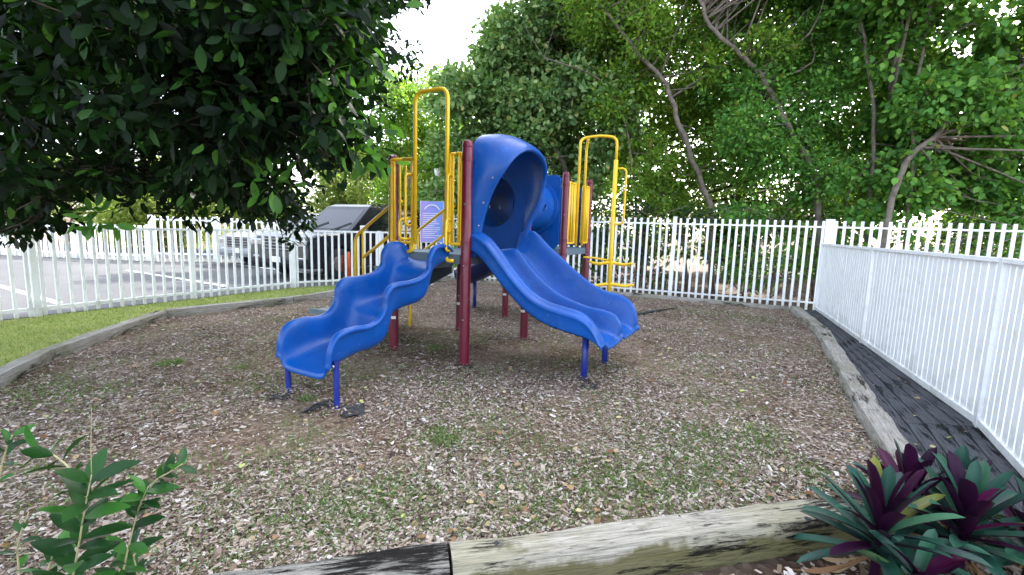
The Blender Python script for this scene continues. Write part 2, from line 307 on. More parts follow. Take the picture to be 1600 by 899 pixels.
# bed polygon follows the landscape timbers
J = dict(a=gnd(-60, 640), b=gnd(88, 562), c=gnd(262, 497), d=gnd(459, 474), e=gnd(600, 452), f=gnd(705, 438))
LT = [J[k].xy for k in 'abcdef']
RTm = [gnd(1233, 486).xy, gnd(1271, 520).xy, gnd(1340, 656).xy, Vector((2.1, 2.36))]
FT = [gnd(1292, 782).xy, gnd(700, 857).xy, gnd(330, 903).xy, gnd(330, 903).xy+(gnd(330, 903).xy-gnd(700, 857).xy)*1.6]
BK = [gnd(705, 438).xy, gnd(975, 462).xy, gnd(1233, 486).xy]
bedpoly = [tuple(p) for p in LT]+[tuple(p) for p in BK[1:]]+[tuple(p) for p in RTm[1:]]+[tuple(p) for p in FT[::1]]+[(-5.5, 1.0), (-5.0, 2.2)]
sheet('mulch_bed', bedpoly, 0, M['mulch'], .12)
LF = [gnd(-260, 533).xy, gnd(60, 494).xy, gnd(460, 449.5).xy, gnd(700, 436).xy]   # left fence line
lawn = [tuple(p) for p in LT]+[tuple(LF[3]), tuple(LF[2]), tuple(LF[1]), tuple(LF[0]), (-9.5, 1.5), (-5.4, 1.5)]
sheet('lawn', lawn, -.004, M['lawn'], .1)
sheet('parking_lot', [tuple(LF[3]+Vector((-.2, .25))), tuple(LF[2]+Vector((-.25, .12))), tuple(LF[1]+Vector((-.25, .12))), tuple(LF[0]+Vector((-.25, .1))), (-30, -2), (-30, 22), (-1.5, 22)], -.04, M['asphalt'], .08)
def stripe(p, q, w=.1):
    p, q = Vector(p), Vector(q); d = (q-p).normalized(); n = Vector((-d.y, d.x))*w/2
    sheet('parking_line', [tuple(p+n), tuple(q+n), tuple(q-n), tuple(p-n)], -.036, M['paint'])
l0 = gnd(-60, 430, -.04).xy; l1 = gnd(92, 474, -.04).xy; stripe(l0, l1)
dl = (l0-l1).normalized(); cr = Vector((.45, .89))
for k in (2.6, 5.3, 8): stripe(l1+cr*k+dl*.1, l1+cr*k+dl*4.6)
# ------------------------------------------------------------------ timbers
def timber(p, q, mat, label, w=.13, h=.16, top=.06, side=1, name='landscape_timber', extra=0):
    p, q = Vector(p), Vector(q); d = q-p; L = d.length-.012; ang = math.atan2(d.y, d.x); nrm = Vector((-d.y, d.x)).normalized()*side
    c = (p+q)/2+nrm*w/2; n = max(4, int(L/.06)); rows = []
    sec = [(-.5, -.5), (-.5, -.1), (-.5, .3), (-.42, .5), (-.15, .49), (.15, .5), (.42, .5), (.5, .3), (.5, -.1), (.5, -.5)]
    sd = random.random()*50
    for i in range(n+1):
        x = -L/2+L*i/n; r = []
        for a, b in sec:
            nz = mnoise.noise(Vector((x*2.3+sd, a*3, b*3)))*.008+mnoise.noise(Vector((x*9+sd, a*7, b*5)))*.004
            r.append((x, a*(w+nz*2), b*h+nz))
        rows.append(r)
    mb = MB().grid(rows); o = len(sec); mb.f += [tuple(range(o-1, -1, -1)), tuple(n*o+k for k in range(o))]
    ob = mb.build(name, mat, loc=(c.x, c.y, top-h/2), rotz=ang); me = ob.data
    tag(ob, label, 'timber', 'landscape timbers edging the bed'); return ob
lab = ['grey edging timber running out of the left side of the frame', 'grey edging timber beside the lawn, second from the left edge', 'bent joint edging timber between lawn and mulch, left of the wavy slide', 'far grey edging timber behind the stairs', 'farthest edging timber beside the left fence']
for i in range(5): timber(LT[i], LT[i+1], M['timber'], lab[i], side=1, top=.10, h=.22)
timber(BK[0], BK[1], M['timber'], 'thin kerb timber at the foot of the back fence behind the play set', w=.09, side=1, top=.06)
timber(BK[1], BK[2], M['timber'], 'pale kerb timber at the foot of the back fence right of the yellow climber', w=.09, side=1, top=.07)
rl = ['short edging timber at the far corner where the fences meet', 'long grey edging timber beside the dark plank walk', 'near edging timber beside the plank walk behind the purple plants']
for i in range(3): timber(RTm[i], RTm[i+1], M['timber'], rl[i], w=.17, side=1, top=.09, h=.22)
o1 = timber(FT[1], FT[0]+Vector((.12, .02)), M['timber_front'], 'thick pale mossy timber in the foreground with a long dark crack', w=.16, side=-1, top=.035, h=.20)
o2 = timber(FT[3], FT[1], M['timber_dark'], 'blackened rotten timber in the foreground left of the joint', w=.16, side=-1, top=.03, h=.20)
def crack(parent, pts, w=.006):
    mb = MB(); mb.tube(pts, [w*random.uniform(.4, 1.1) for _ in pts], 5); mb.build('crack', M['black'], parent)
L1_ = (FT[0]-FT[1]).length/2
crack(o1, [(-L1_+.9+i*.12, .012-.0008*i+random.uniform(-.003, .003), .0985) for i in range(9)], .004)
for kx, ky in ((-L1_+.13, .03), (-L1_+.98, .055), (L1_-.33, -.062)):
    mb = MB(); mb.tube([(kx, ky, .094), (kx+.001, ky, .1015)], [.016, .011], 9); mb.build('knot', M['black'], o1)
# plank walk
PN = [gnd(1275, 487).xy, gnd(1530, 672).xy, gnd(1600, 750).xy]
PNx = PN[2]+(PN[2]-PN[1])*1.2
ip = [RTm[0]+Vector((.12, .0)), RTm[1]+Vector((.15, -.05)), RTm[2]+Vector((.16, -.07)), RTm[3]+Vector((.15, -.07))]
def lerp(a, b, t): return a+(b-a)*t
wk = []
innerL = ip; outerL = [PN[0], lerp(PN[0], PN[1], .18), PN[1], PNx]
rootw = empty('plank_walkway', (0, 0, 0)); tag(rootw, kind='structure')
for k in range(5):
    for s in range(3):
        t0, t1 = k/5+.004, (k+1)/5-.012
        q = [lerp(innerL[s], outerL[s], t0), lerp(innerL[s+1], outerL[s+1], t0), lerp(innerL[s+1], outerL[s+1], t1), lerp(innerL[s], outerL[s], t1)]
        c = sum(q, Vector((0, 0)))/4; d = (q[0]-q[1]).normalized(); ang = math.atan2(d.y, d.x); R = Matrix.Rotation(-ang, 2)
        mb = MB().prism([tuple(R @ (p-c)) for p in q], -.03, 0); mb.build('plank', M['plank'], rootw, bevel=.004, loc=(c.x, c.y, .025+random.uniform(-.004, .004)), rotz=ang)
# ------------------------------------------------------------------ fences
def fence(name, label, line, H, spacing, pw, pd, rails, postgap, postw, over=0, zb=-.05, flush=False, jitter=0.0, group='white metal picket fences'):
    line = [Vector(p) for p in line]; root = empty(name, (line[0].x, line[0].y, 0), 0, label, 'fence', group); o = line[0]
    pk = MB(); rl = MB(); posts = []
    acc = 0
    for a, b in zip(line, line[1:]):
        d = b-a; L = d.length; d = d/L; ang = math.atan2(d.y, d.x); R = Matrix.Rotation(ang, 3, 'Z'); n = int(L/spacing)
        for i in range(n):
            p = a+d*(i+.5)*L/n-o; tl = Euler((random.gauss(0, jitter), random.gauss(0, jitter), 0)).to_matrix()
            pk.box((p.x, p.y, (H+zb)/2), (pw, pd, H-zb), R @ tl)
        for z, rh, rd in rails:
            m_ = (a+b)/2-o; rl.box((m_.x, m_.y, z), (L, rd, rh), R)
        m_ = max(1, round(L/postgap))
        for i in range(m_+1):
            if i == m_ and b is not line[-1]: continue
            p = a+d*(i*L/m_)-o; posts.append((p, R))
    pk.build('pickets', M['white'], root); rl.build('rails', M['white'], root)
    for p, R in posts:
        mb = MB().box((p.x, p.y, (H+.02+over+GZ)/2), (postw, postw, H+.02+over-GZ), R); mb.box((p.x, p.y, H+.026+over), (postw+.008, postw+.008, .012), R); mb.build('post', M['white'], root)
    return root
fence('metal_fence', 'low white picket fence between the lawn and the parking lot', LF, 1.12, .135, .034, .028, [(1.125, .035, .04), (.10, .035, .04)], 2.1, .065, zb=.0, jitter=.004)
CORN = gnd(1285, 484).xy
BF = [LF[3]+Vector((.02, 0)), gnd(860, 446).xy+Vector((0, .12)), CORN]
BF = [LF[3]+Vector((.06, .02)), CORN+Vector((-.0, .12))]
fence('metal_fence', 'tall white picket fence along the back below the trees', BF, 1.60, .128, .043, .03, [(1.49, .03, .035), (.10, .03, .035)], 2.4, .07, jitter=.003)
fence('metal_fence', 'tall white picket fence behind the low one at the right, under overhanging leaves', [CORN+Vector((.06, .10)), Vector((8.0, 7.2)), Vector((11, 6.0))], 1.60, .128, .046, .03, [(1.49, .03, .035), (.10, .03, .035)], 2.4, .08, jitter=.003)
fence('metal_fence', 'waist high white picket fence beside the dark plank walk', [PN[0], PN[1], PNx], 1.17, .098, .080, .012, [(1.185, .03, .055), (.06, .05, .05)], 2.4, .06, zb=.0, jitter=.0025)
# far fences over the lot
FFz = 14.6
fence('metal_fence', 'distant white picket fence on the far side of the lot, far left', [(-24, 15.8), (-11.2, 14.2)], 1.05, .2, .10, .03, [(.95, .05, .05), (.12, .06, .05)], 2.4, .1, zb=GZ)
fence('metal_fence', 'distant taller white fence with climbing plants behind the lot', [(-11.1, 14.2), (-7.6, 14.9)], 1.35, .17, .05, .04, [(1.25, .05, .05), (.2, .05, .05)], 1.7, .12, zb=GZ, jitter=.01)
# ------------------------------------------------------------------ play structure
AX = Vector((-.43, 4.21, 0)); AANG = math.atan2(-.488, .873)
play = empty('play_structure', AX, AANG, 'blue, yellow and maroon playground set with two slides and a hooded opening', 'play set')
R_ = .047; DZ = 1.045
U1 = -.92
def post(u, v, H):
    mb = MB(); mb.tube([(u, v, -.12), (u, v, H-.03), (u, v, H-.012), (u, v, H)], [R_, R_, R_*.85, R_*.45], 20)
    o = mb.build('post', M['maroon'], play, smooth=True); 
    q = o.modifiers.new('b', 'EDGE_SPLIT'); q.split_angle = math.radians(50)
    c = MB(); c.tube([(u, v, H-.05), (u, v, H-.045), (u, v, H+.002), (u, v, H+.012)], [R_+.001, R_+.003, R_*.9, R_*.3], 20); c.build('cap', M['maroon'], o, smooth=True)
    return o
pA = post(0, 0, 2.05); pB = post(-.94, .06, 1.98); pC = post(-.04, 1.27, 2.0); pE = post(-.92, 1.2, 2.0)
pD = post(-.89, 2.28, 2.0); pF = post(-.03, 2.32, 2.05); pG = post(-.01, 3.17, 2.04); pH = post(-.9, 3.17, 2.04)
def sticker(parent, u, v, z, ang=-1.3):
    d = Vector((math.cos(ang), math.sin(ang), 0)); mb = MB(); mb.box(Vector((u, v, z))+d*(R_+.0015), (.002, .05, .03), Matrix.Rotation(ang, 3, 'Z')); mb.build('sticker', M['sticker'], parent, bevel=.0008)
for pst, (pu_, pv_) in ((pA, (0, 0)), (pB, (-.94, .06)), (pC, (-.04, 1.27)), (pE, (-.92, 1.2)), (pF, (-.03, 2.32)), (pG, (-.01, 3.17))):
    for zz in (DZ-.07, 1.16, 1.90):
        cb = MB(); cb.tube([(pu_, pv_, zz-.018), (pu_, pv_, zz+.018)], [R_+.004, R_+.004], 20); cb.build('clamp', M['maroon'], pst)
    for zz in (.45, .95, 1.5):
        cb = MB(); cb.tube([(pu_+.012, pv_-R_, zz), (pu_+.012, pv_-R_-.004, zz)], .008, 8); cb.build('rivet', M['steel'], pst)
sticker(pB, -.94, .06, 1.65); sticker(pB, -.94, .06, 1.86); sticker(pB, -.94, .06, .35, -.9); sticker(pE, -.92, 1.2, .35); sticker(pC, -.04, 1.25, .35); sticker(pD, -.89, 2.28, .35)
def deck(u0, u1, v0, v1):
    mb = MB(); mb.box(((u0+u1)/2, (v0+v1)/2, DZ-.02), (u1-u0, v1-v0, .03)); 
    o = mb.build('deck', M['deck'], play, bevel=.004)
    f = MB()
    for (cx, cy, dx, dy) in (((u0+u1)/2, v0, u1-u0-.1, .035), ((u0+u1)/2, v1, u1-u0-.1, .035), (u0, (v0+v1)/2, .035, v1-v0-.1), (u1, (v0+v1)/2, .035, v1-v0-.1)):
        f.box((cx, cy, DZ-.045), (dx, dy, .09))
    f.build('deck_frame', M['deck'], o, bevel=.004)
deck(-.92, -.03, .03, 1.22); deck(-.9, -.02, 2.3, 3.16)
# --- wave slide, local: outwards is -v, lateral is u about uc
uc = -.42
LIP = [(1.40, .33), (1.388, .43), (1.325, .52), (1.19, .548), (1.045, .54), (.94, .572), (.875, .65), (.857, .757), (.78, .822), (.60, .832), (.455, .855), (.355, .92), (.335, 1.03), (.26, 1.112), (.115, 1.124), (.02, 1.07)]
BED = [(1.385, .24), (1.36, .245), (1.30, .265), (1.18, .30), (1.05, .325), (.93, .325), (.81, .36), (.75, .45), (.71, .56), (.58, .605), (.42, .62), (.31, .66), (.25, .77), (.21, .88), (.12, .93), (.03, .965)]
def cat2(pts, k=5): return [(p.x, p.z) for p in smoothpath([(x, 0, z) for x, z in pts], k)]
LI, BE = cat2(LIP), cat2(BED)
prof = [(-1, .90, 1.0), (-1, .98, .97), (-1, 1.03, 1.0), (-1, .985, 1.07), (-1, .90, 1.06), (-1, .86, .95), (-1, .845, .6), (-1, .80, .22), (-1, .66, .04), (-1, .4, 0), (0, 0, 0.0)]
prof = [(-.285, .90), (-.30, 1.0), (-.283, 1.07), (-.258, 1.05), (-.247, .93), (-.243, .6), (-.232, .25), (-.19, .05), (-.10, .0), (0, .0)]
prof = prof+[(-a, b) for a, b in prof[-2::-1]]
rows = []
for (lx, lz), (bx, bz) in zip(LI, BE):
    rows.append([(uc+a, -(bx+(lx-bx)*t), bz+(lz-bz)*t) for a, t in prof])
first = rows[0]; rows.insert(0, [(uc+(x-uc)*.97, y-.012, z-.035) for x, y, z in first])
ws = MB().grid(rows).build('wave_slide', M['blue'], play, smooth=True, solid=.016, subsurf=1)
for sg in (-1, 1):
    mb = MB(); mb.tube([(uc+sg*.268, -1.33, -.1), (uc+sg*.268, -1.335, .345)], .021, 12); mb.build('slide_leg', M['bluesteel'], ws, smooth=False)
    bt = MB(); bt.tube([(uc+sg*.268, -1.356, .31), (uc+sg*.268, -1.368, .31)], .012, 10); bt.build('bolt', M['steel'], ws)
# --- double slide, outwards is +u, lateral v
NL = [(.02, 1.25), (.09, 1.245), (.197, 1.185), (.327, 1.056), (.477, .89), (.642, .745), (.80, .675), (.96, .645), (1.09, .62), (1.19, .56), (1.25, .47), (1.285, .40)]
ML = [(.02, 1.07), (.12, 1.09), (.24, 1.084), (.38, .93), (.53, .80), (.68, .70), (.84, .64), (1.0, .60), (1.14, .585), (1.25, .555), (1.31, .47), (1.32, .39)]
FL = [(.02, 1.25), (.10, 1.27), (.20, 1.25), (.36, 1.11), (.52, .99), (.68, .865), (.86, .75), (1.02, .69), (1.18, .66), (1.28, .59), (1.33, .46), (1.34, .39)]
DB = [(.0, 1.045), (.07, 1.03), (.17, .95), (.30, .82), (.45, .68), (.61, .56), (.78, .475), (.94, .43), (1.10, .405), (1.20, .395), (1.27, .375), (1.30, .35)]
NLs, MLs, FLs, DBs = (cat2(q, 4) for q in (NL, ML, FL, DB)); rows = []
def blend(b, l, t): return (b[0]+(l[0]-b[0])*t, b[1]+(l[1]-b[1])*t)
for i in range(len(DBs)):
    b = DBs[i]; n, m_, f = NLs[i], MLs[i], FLs[i]; r = []
    for v_, lp, t in ((.03, n, .15), (.035, n, .72), (.02, n, .80), (.02, n, .86), (.05, n, .90), (.075, n, .92), (.085, n, .99), (.11, n, 1.03), (.14, n, 1.0), (.155, n, .8), (.165, n, .4), (.20, n, .08), (.27, n, 0), (.38, n, 0), (.46, m_, .08), (.495, m_, .45), (.515, m_, .9), (.54, m_, 1.02), (.565, m_, 1.0), (.585, m_, .8), (.605, m_, .4), (.64, m_, .08), (.72, m_, 0), (.85, f, 0), (.93, f, .08), (.965, f, .4), (.98, f, .8), (.995, f, 1.0), (1.025, f, 1.03), (1.05, f, .98), (1.06, f, .85), (1.07, f, .7), (1.075, f, .2)):
        x, z = blend(b, lp, t); r.append((x, v_, z))
    rows.append(r)
last = rows[-1]; rows.append([(x+.018, y, z-.012) for x, y, z in last]); rows.append([(x+.022, y, z-.035) for x, y, z in last])
dsl = MB().grid(rows).build('double_slide', M['blue'], play, smooth=True, solid=.016, subsurf=1)
for v_ in (.27, .84):
    mb = MB(); mb.tube([(1.09, v_, -.1), (1.09, v_, .43)], .03, 12); mb.build('slide_leg', M['bluesteel'], dsl, smooth=True)
# --- hood over the double slide
K = [((-.03, .07, 1.02), (.055, .10, 1.02)), ((-.03, .06, 1.25), (.075, .10, 1.25)), ((-.03, .05, 1.45), (.125, .10, 1.45)), ((-.03, .05, 1.68), (.20, .115, 1.66)), ((-.03, .07, 1.90), (.31, .16, 1.85)), ((-.03, .16, 2.08), (.35, .27, 1.97)),
     ((-.03, .34, 2.17), (.38, .44, 2.05)), ((-.03, .60, 2.19), (.385, .63, 2.05)), ((-.03, .88, 2.16), (.37, .82, 2.0)), ((-.03, 1.08, 2.05), (.335, .96, 1.90)), ((-.03, 1.17, 1.88), (.285, 1.02, 1.75)), ((-.03, 1.19, 1.66), (.25, 1.02, 1.58)), ((-.03, 1.19, 1.45), (.165, 1.01, 1.40)), ((-.03, 1.18, 1.25), (.11, 1.0, 1.25)), ((-.03, 1.17, 1.02), (.09, 1.0, 1.02))]
kb = smoothpath([k[0] for k in K], 3); kr = smoothpath([k[1] for k in K], 3); rows = []; cen = Vector((.15, .6, 1.5))
for i in range(len(kb)):
    b, r = kb[i], kr[i]; w = max(0, min(1, (min(b.z, r.z)-1.1)/.5)); row = []
    wb = max(0, min(1, (b.z-1.55)/.35))*.30*max(0, min(1, (b.y-.30)/.4))
    row.append(b+Vector((-wb-.004, 0, 0)))
    for j in range(9):
        t = j/8; p = b.lerp(r, t); o = (p-cen); o.x = 0; o = o.normalized(); p = p+o*.045*math.sin(math.pi*t)*w; row.append(p)
    row.append(r+Vector((.012, 0, 0))+(cen-r).normalized()*.028)
    row.append(r+Vector((-.03, 0, 0))+(cen-r).normalized()*.035)
    rows.append(row)
hd = MB().grid(rows).build('hood', M['blue'], play, smooth=True, solid=.014, subsurf=1)
for i, t in ((3, .96), (5, .96), (10, .96), (39, .96)):
    pass
for i, side_ in ((4, 0), (7, 0), (10, 0), (33, 1), (37, 1), (40, 1)):
    p = rows[i][-3]; q_ = rows[i][-5]; pp = Vector(p).lerp(Vector(q_), .5); nn = (pp-cen); nn.x = 0; nn = nn.normalized()
    bt = MB(); bt.tube([pp+nn*.004, pp+nn*.013], .011, 10); bt.build('bolt', M['steel'], hd)
# inner panel between hood and deck above the slide entrance (divider under the hood)
def holed_panel(name, v0, u0, u1, z0, z1, cu, cz, r, mat, parent, th=.02, top_r=.25):
    n = 48; outer = []; inner = []
    for k in range(n):
        a = 2*math.pi*k/n; c, s = math.cos(a), math.sin(a)
        tx = ((u1-cu) if c > 0 else (u0-cu))/c if abs(c) > 1e-6 else 9; tz = ((z1-cz) if s > 0 else (z0-cz))/s if abs(s) > 1e-6 else 9
        t = min(tx, tz); px, pz = cu+c*t, cz+s*t
        outer.append((px, pz)); inner.append((cu+c*r, cz+s*r))
    vs = [(x, v0-th/2, z) for x, z in outer]+[(x, v0-th/2, z) for x, z in inner]+[(x, v0+th/2, z) for x, z in outer]+[(x, v0+th/2, z) for x, z in inner]
    fs = []
    for k in range(n):
        q = (k+1) % n; fs += [(k, q, n+q, n+k), (2*n+k, 3*n+k, 3*n+q, 2*n+q), (n+k, n+q, 3*n+q, 3*n+k), (k, 2*n+k, 2*n+q, q)]
    return MB().add(vs, fs).build(name, mat, parent, bevel=.004)
TU, TZ, TR = -.46, 1.60, .29
tp1 = holed_panel('tunnel_panel', 1.20, -.87, .035, 1.04, 1.98, TU, TZ, TR, M['blue'], play)
tp2 = holed_panel('tunnel_panel', 2.27, -.85, -.08, 1.04, 2.02, TU, TZ, TR, M['blue'], play)
PORTS = [(1.64, 0.0), (1.90, 0.0), (1.62, math.pi), (1.88, math.pi)]
tprof = ((1.214, .345), (1.25, .345), (1.255, .315), (1.42, .312), (1.55, .322), (1.76, .330), (1.97, .322), (2.1, .312), (2.215, .315), (2.22, .36), (2.258, .36))
vs_ = sorted(set([p[0] for p in tprof]+[round(1.5+.018*k, 3) for k in range(30)])); rr_ = [float(np.interp(v_, [p[0] for p in tprof], [p[1] for p in tprof])) for v_ in vs_]; NS = 108
tn = MB(); rows = [[(TU+rr*math.cos(2*math.pi*k/NS), v_, TZ+rr*math.sin(2*math.pi*k/NS)) for k in range(NS)] for v_, rr in zip(vs_, rr_)]
tn.grid(rows, close=True)
def inport(f):
    c = sum((Vector(tn.v[i]) for i in f), Vector())/4
    return any((c-Vector((TU+.327*math.cos(a), v_, TZ+.327*math.sin(a)-.02))).length < .042 for v_, a in PORTS)
tn.f = [f for f in tn.f if not inport(f)]
tun = tn.build('tunnel', M['blue'], play, smooth=True, solid=.010)
q = tun.modifiers.new('e', 'EDGE_SPLIT'); q.split_angle = math.radians(60)
for v_, a in PORTS:
    c = Vector((TU+.329*math.cos(a), v_, TZ-.02)); mb = MB()
    mb.tube([c+Vector((0, math.cos(t)*.044, math.sin(t)*.044)) for t in [2*math.pi*k/20 for k in range(21)]], .011, 8, cap=False); mb.build('porthole_ring', M['blue'], tun, smooth=True)
# far blue activity panel beyond the second deck
mb = MB()
mb.box((-.46, 3.17, 1.5), (.78, .03, .86)); ap = mb.build('activity_panel', M['blue'], play, bevel=.01)
mb = MB()
for k in range(3): mb.box((-.2, 3.145, 1.28+k*.22), (.18, .03, .17))
mb.build('panel_blocks', M['bluesteel'], ap, bevel=.012)
# --- rear chute on the far left side of the second deck
rows = []
for i in range(13):
    t = i/12; u_ = -.92-1.0*t; zc = 1.02-.62*t+.10*math.sin(math.pi*t)*-1
    r = []
    for k in range(13):
        a = math.pi*(1+k/12); r.append((u_, 2.72+.30*math.cos(a), zc+.22+.26*math.sin(a)))
    rows.append(r)
rc = MB().grid(rows).build('rear_slide', M['dblue'], play, smooth=True, solid=.02)
mb = MB(); mb.tube([(-1.72, 2.72, -.1), (-1.72, 2.72, .5)], .03, 10); mb.build('slide_leg', M['bluesteel'], rc, smooth=True)
# --- yellow rails
Y_ = M['yellow']
def ytube(name, paths, r, parent=play, k=None):
    mb = MB()
    for p in paths: mb.tube(bend(p, .07 if k is None else k), r, 10)
    return mb.build(name, Y_, parent, smooth=True)
# entry arch over the wavy slide
ytube('entry_arch', [[(-.575, -.035, 1.12), (-.575, -.035, 2.52), (-.20, -.035, 2.52), (-.20, -.035, 1.02)]], .019, k=.10)
ytube('arch_foot', [[(-.575, -.035, 1.14), (-.585, -.05, 1.06), (-.67, -.05, 1.04)]], .017, k=.05); ytube('arch_foot', [[(-.20, -.035, 1.04), (-.17, -.06, .985), (-.10, -.05, .99)]], .017, k=.05)
def barrier(u0, u1, v, z0, z1, n, lab=None):
    o = ytube('barrier', [[((u0+u1)/2, v, z1), (u1, v, z1), (u1, v, z0), (u0, v, z0), (u0, v, z1), ((u0+u1)/2+.002, v, z1)]], .015, k=.02)
    for i in range(n):
        u_ = u0+(u1-u0)*(i+.5)/n; ytube('bar', [[(u_, v, z0), (u_, v, z1)]], .011, o)
    return o
bb = barrier(-.90, -.60, -.01, 1.13, 1.93, 4); ba = barrier(-.18, -.05, -.01, 1.14, 1.95, 2)
def loop(u_, v, z0, z1, du, dv): ytube('handhold', [[(u_, v, z1), (u_+du, v+dv, z1+.0), (u_+du, v+dv, z0), (u_, v, z0)]], .012, k=.05)
loop(-.62, -.03, 1.17, 1.36, -.05, -.12); loop(-.15, -.03, 1.08, 1.36, .02, -.10)
ytube('handhold', [[(-.62, -.01, 1.3), (-.64, -.10, 1.3), (-.64, -.10, 1.78), (-.62, -.01, 1.78)]], .012, k=.05)
ytube('handhold', [[(-.16, -.01, 1.25), (-.14, -.10, 1.25), (-.14, -.10, 1.76), (-.16, -.01, 1.76)]], .012, k=.05)
# stair rails
for v_ in (.17, 1.08):
    rl_ = ytube('handrail', [[(-1.62, v_, .42), (-1.62, v_, 1.16), (-1.02, v_, 1.54), (-.93, v_, 1.54)], [(-1.5, v_, .93), (-.95, v_, 1.28)]], .017, k=.09)
    for u_, zt, zb_ in ((-1.50, 1.235, .5), (-1.1, 1.49, 1.18)): ytube('bar', [[(u_, v_, zb_), (u_, v_, zt)]], .013, rl_)
ytube('rail_leg', [[(-1.58, 1.02, -.05), (-1.58, 1.02, .5)]], .018)
# stairs
st = empty('stairs'); st.parent = play
for i, (u_, z) in enumerate(((-2.22, .24), (-1.86, .44), (-1.5, .64), (-1.16, .85))):
    mb = MB(); mb.box((u_, .62, z-.02), (.40, .86, .035)); mb.box((u_+.19, .62, z+.08), (.02, .86, .17)); mb.build('step', M['deck'], st, bevel=.004)
for v_ in (.17, 1.07):
    mb = MB(); pts = [(-2.45, -.02), (-2.02, -.02), (-.93, .86), (-.93, 1.04), (-1.3, .90), (-2.0, .50), (-2.05, .30), (-2.45, .26)]
    pts = [(-2.42, .20), (-2.0, .20), (-.95, .74), (-.95, .90), (-1.36, .78), (-2.03, .40), (-2.06, .27), (-2.42, .26)]
    n = len(pts); mb.add([(x, v_-.012, z) for x, z in pts]+[(x, v_+.012, z) for x, z in pts], [tuple(range(n)), tuple(range(2*n-1, n-1, -1))]+[(i, (i+1) % n, n+(i+1) % n, n+i) for i in range(n)])
    mb.build('stringer', M['deck'], st)
    mb = MB(); mb.box((-2.25, v_, .07), (.05, .03, .3)); mb.build('stair_foot', M['deck'], st)
# climber
cl = ytube('climber_arch', [[(.03, 2.62, 1.08), (.03, 2.62, 2.50), (.06, 2.66, 2.55), (.25, 2.72, 2.58), (.50, 2.75, 2.55), (.50, 2.75, 2.2)], [(.03, 2.86, 1.08), (.03, 2.86, 2.45), (.08, 2.78, 2.56)]], .019, k=.1)
mb = MB(); mb.tube([(.50, 2.75, -.1), (.50, 2.75, 2.25)], .030, 14); mb.build('climber_pole', Y_, cl, smooth=True)
ytube('side_grip', [[(.50, 2.75, 2.14), (.64, 2.78, 2.14), (.64, 2.78, 1.40), (.50, 2.75, 1.40)]], .014, cl, k=.07)
for z, ln, an in ((.86, .30, .15), (.56, .34, .5), (.22, .32, -.4)):
    mb = MB(); pts = []
    for i in range(17):
        t = -1+i/8; pts.append((.5+ln*t*math.cos(an)+.05*math.sin(t*3)*math.sin(an), 2.75+ln*t*math.sin(an)+.05*math.sin(t*3)*math.cos(an), z+.012*math.cos(t*6)))
    mb.tube(pts, [.012+.012*math.sin(math.pi*i/16)**.5 for i in range(17)], 10); mb.build('foot_rung', Y_, cl, smooth=True)
ytube('foot_rung', [[(.5, 2.75, .90), (.25, 2.68, .93), (.15, 2.63, .93)]], .013, cl)
def vbarrier(v0, v1, u_, z0, z1, n):
    o = ytube('barrier', [[(u_, (v0+v1)/2, z1), (u_, v1, z1), (u_, v1, z0), (u_, v0, z0), (u_, v0, z1), (u_, (v0+v1)/2+.002, z1)]], .015, k=.02)
    for i in range(n):
        v_ = v0+(v1-v0)*(i+.5)/n; ytube('bar', [[(u_, v_, z0), (u_, v_, z1)]], .014, o)
vbarrier(2.36, 2.6, .0, 1.12, 1.93, 3); vbarrier(2.88, 3.13, .0, 1.12, 1.93, 4)
# ------------------------------------------------------------------ sign, lamp, marker
sp = at(675, 347, 10.1); sg = empty('rules_sign', (sp.x, sp.y, 0), .05, 'purple and blue playground rules board behind the yellow stair rail', 'sign')
m, nt, b = newmat('sign print'); v = tcoord(nt); sx = nt.nodes.new('ShaderNodeSeparateXYZ'); nt.links.new(v, sx.inputs[0])
ad = nt.nodes.new('ShaderNodeMath'); ad.operation = 'MULTIPLY_ADD'; nt.links.new(sx.outputs[0], ad.inputs[0]); ad.inputs[1].default_value = 1.6; ad.inputs[2].default_value = .5
nt.links.new(ramp(nt, ad.outputs[0], [(.1, (.40, .30, .72)), (.9, (.13, .28, .72))]), b.inputs['Base Color']); b.inputs['Roughness'].default_value = .4
h0, h1 = at(675, 379, 10.1).z, at(675, 315, 10.1).z; hw = .25
mb = MB().box((0, 0, (h0+h1)/2), (2*hw, .02, h1-h0)); mb.build('board', m, sg)
mb = MB(); mb.box((0, .03, h0/2), (.07, .035, h0+.3)); mb.build('post', M['white'], sg)
mb = MB(); mb.tube([(.17*math.cos(math.pi*(.12+.76*k/12)), -.013, h1-.24+.16*math.sin(math.pi*(.12+.76*k/12))) for k in range(13)], .013, 6)
for k in range(13):
    z = h1-.26-k*.043; w = random.uniform(.22, .42)
    if z > h0+.05: mb.box((-.20+w/2, -.012, z), (w, .004, .013))
mb.build('print', M['sticker'], sg)
mb = MB(); mb.tube([(-hw, -.006, h0), (-hw, -.006, h1), (hw, -.006, h1), (hw, -.006, h0), (-hw, -.006, h0)], .008, 4); mb.build('border', M['sticker'], sg)
lp = at(685, 268, 14.5); la = empty('street_lamp', (lp.x, lp.y, GZ), 0, 'white globe lamp on a thin post behind the play set', 'lamp')
H = lp.z-GZ; mb = MB(); mb.tube([(0, 0, 0), (0, 0, H-.15)], [.045, .03], 10); mb.build('pole', M['darkbark'], la)
mb = MB(); rr = [(.05, -.18), (.08, -.14), (.12, -.06), (.135, .02), (.12, .10), (.08, .15), (.045, .18), (.04, .24), (.015, .27)]; mb.tube([(0, 0, H+z) for r, z in rr], [r for r, z in rr], 16); mb.build('globe', M['whiteglow'], la, smooth=True)
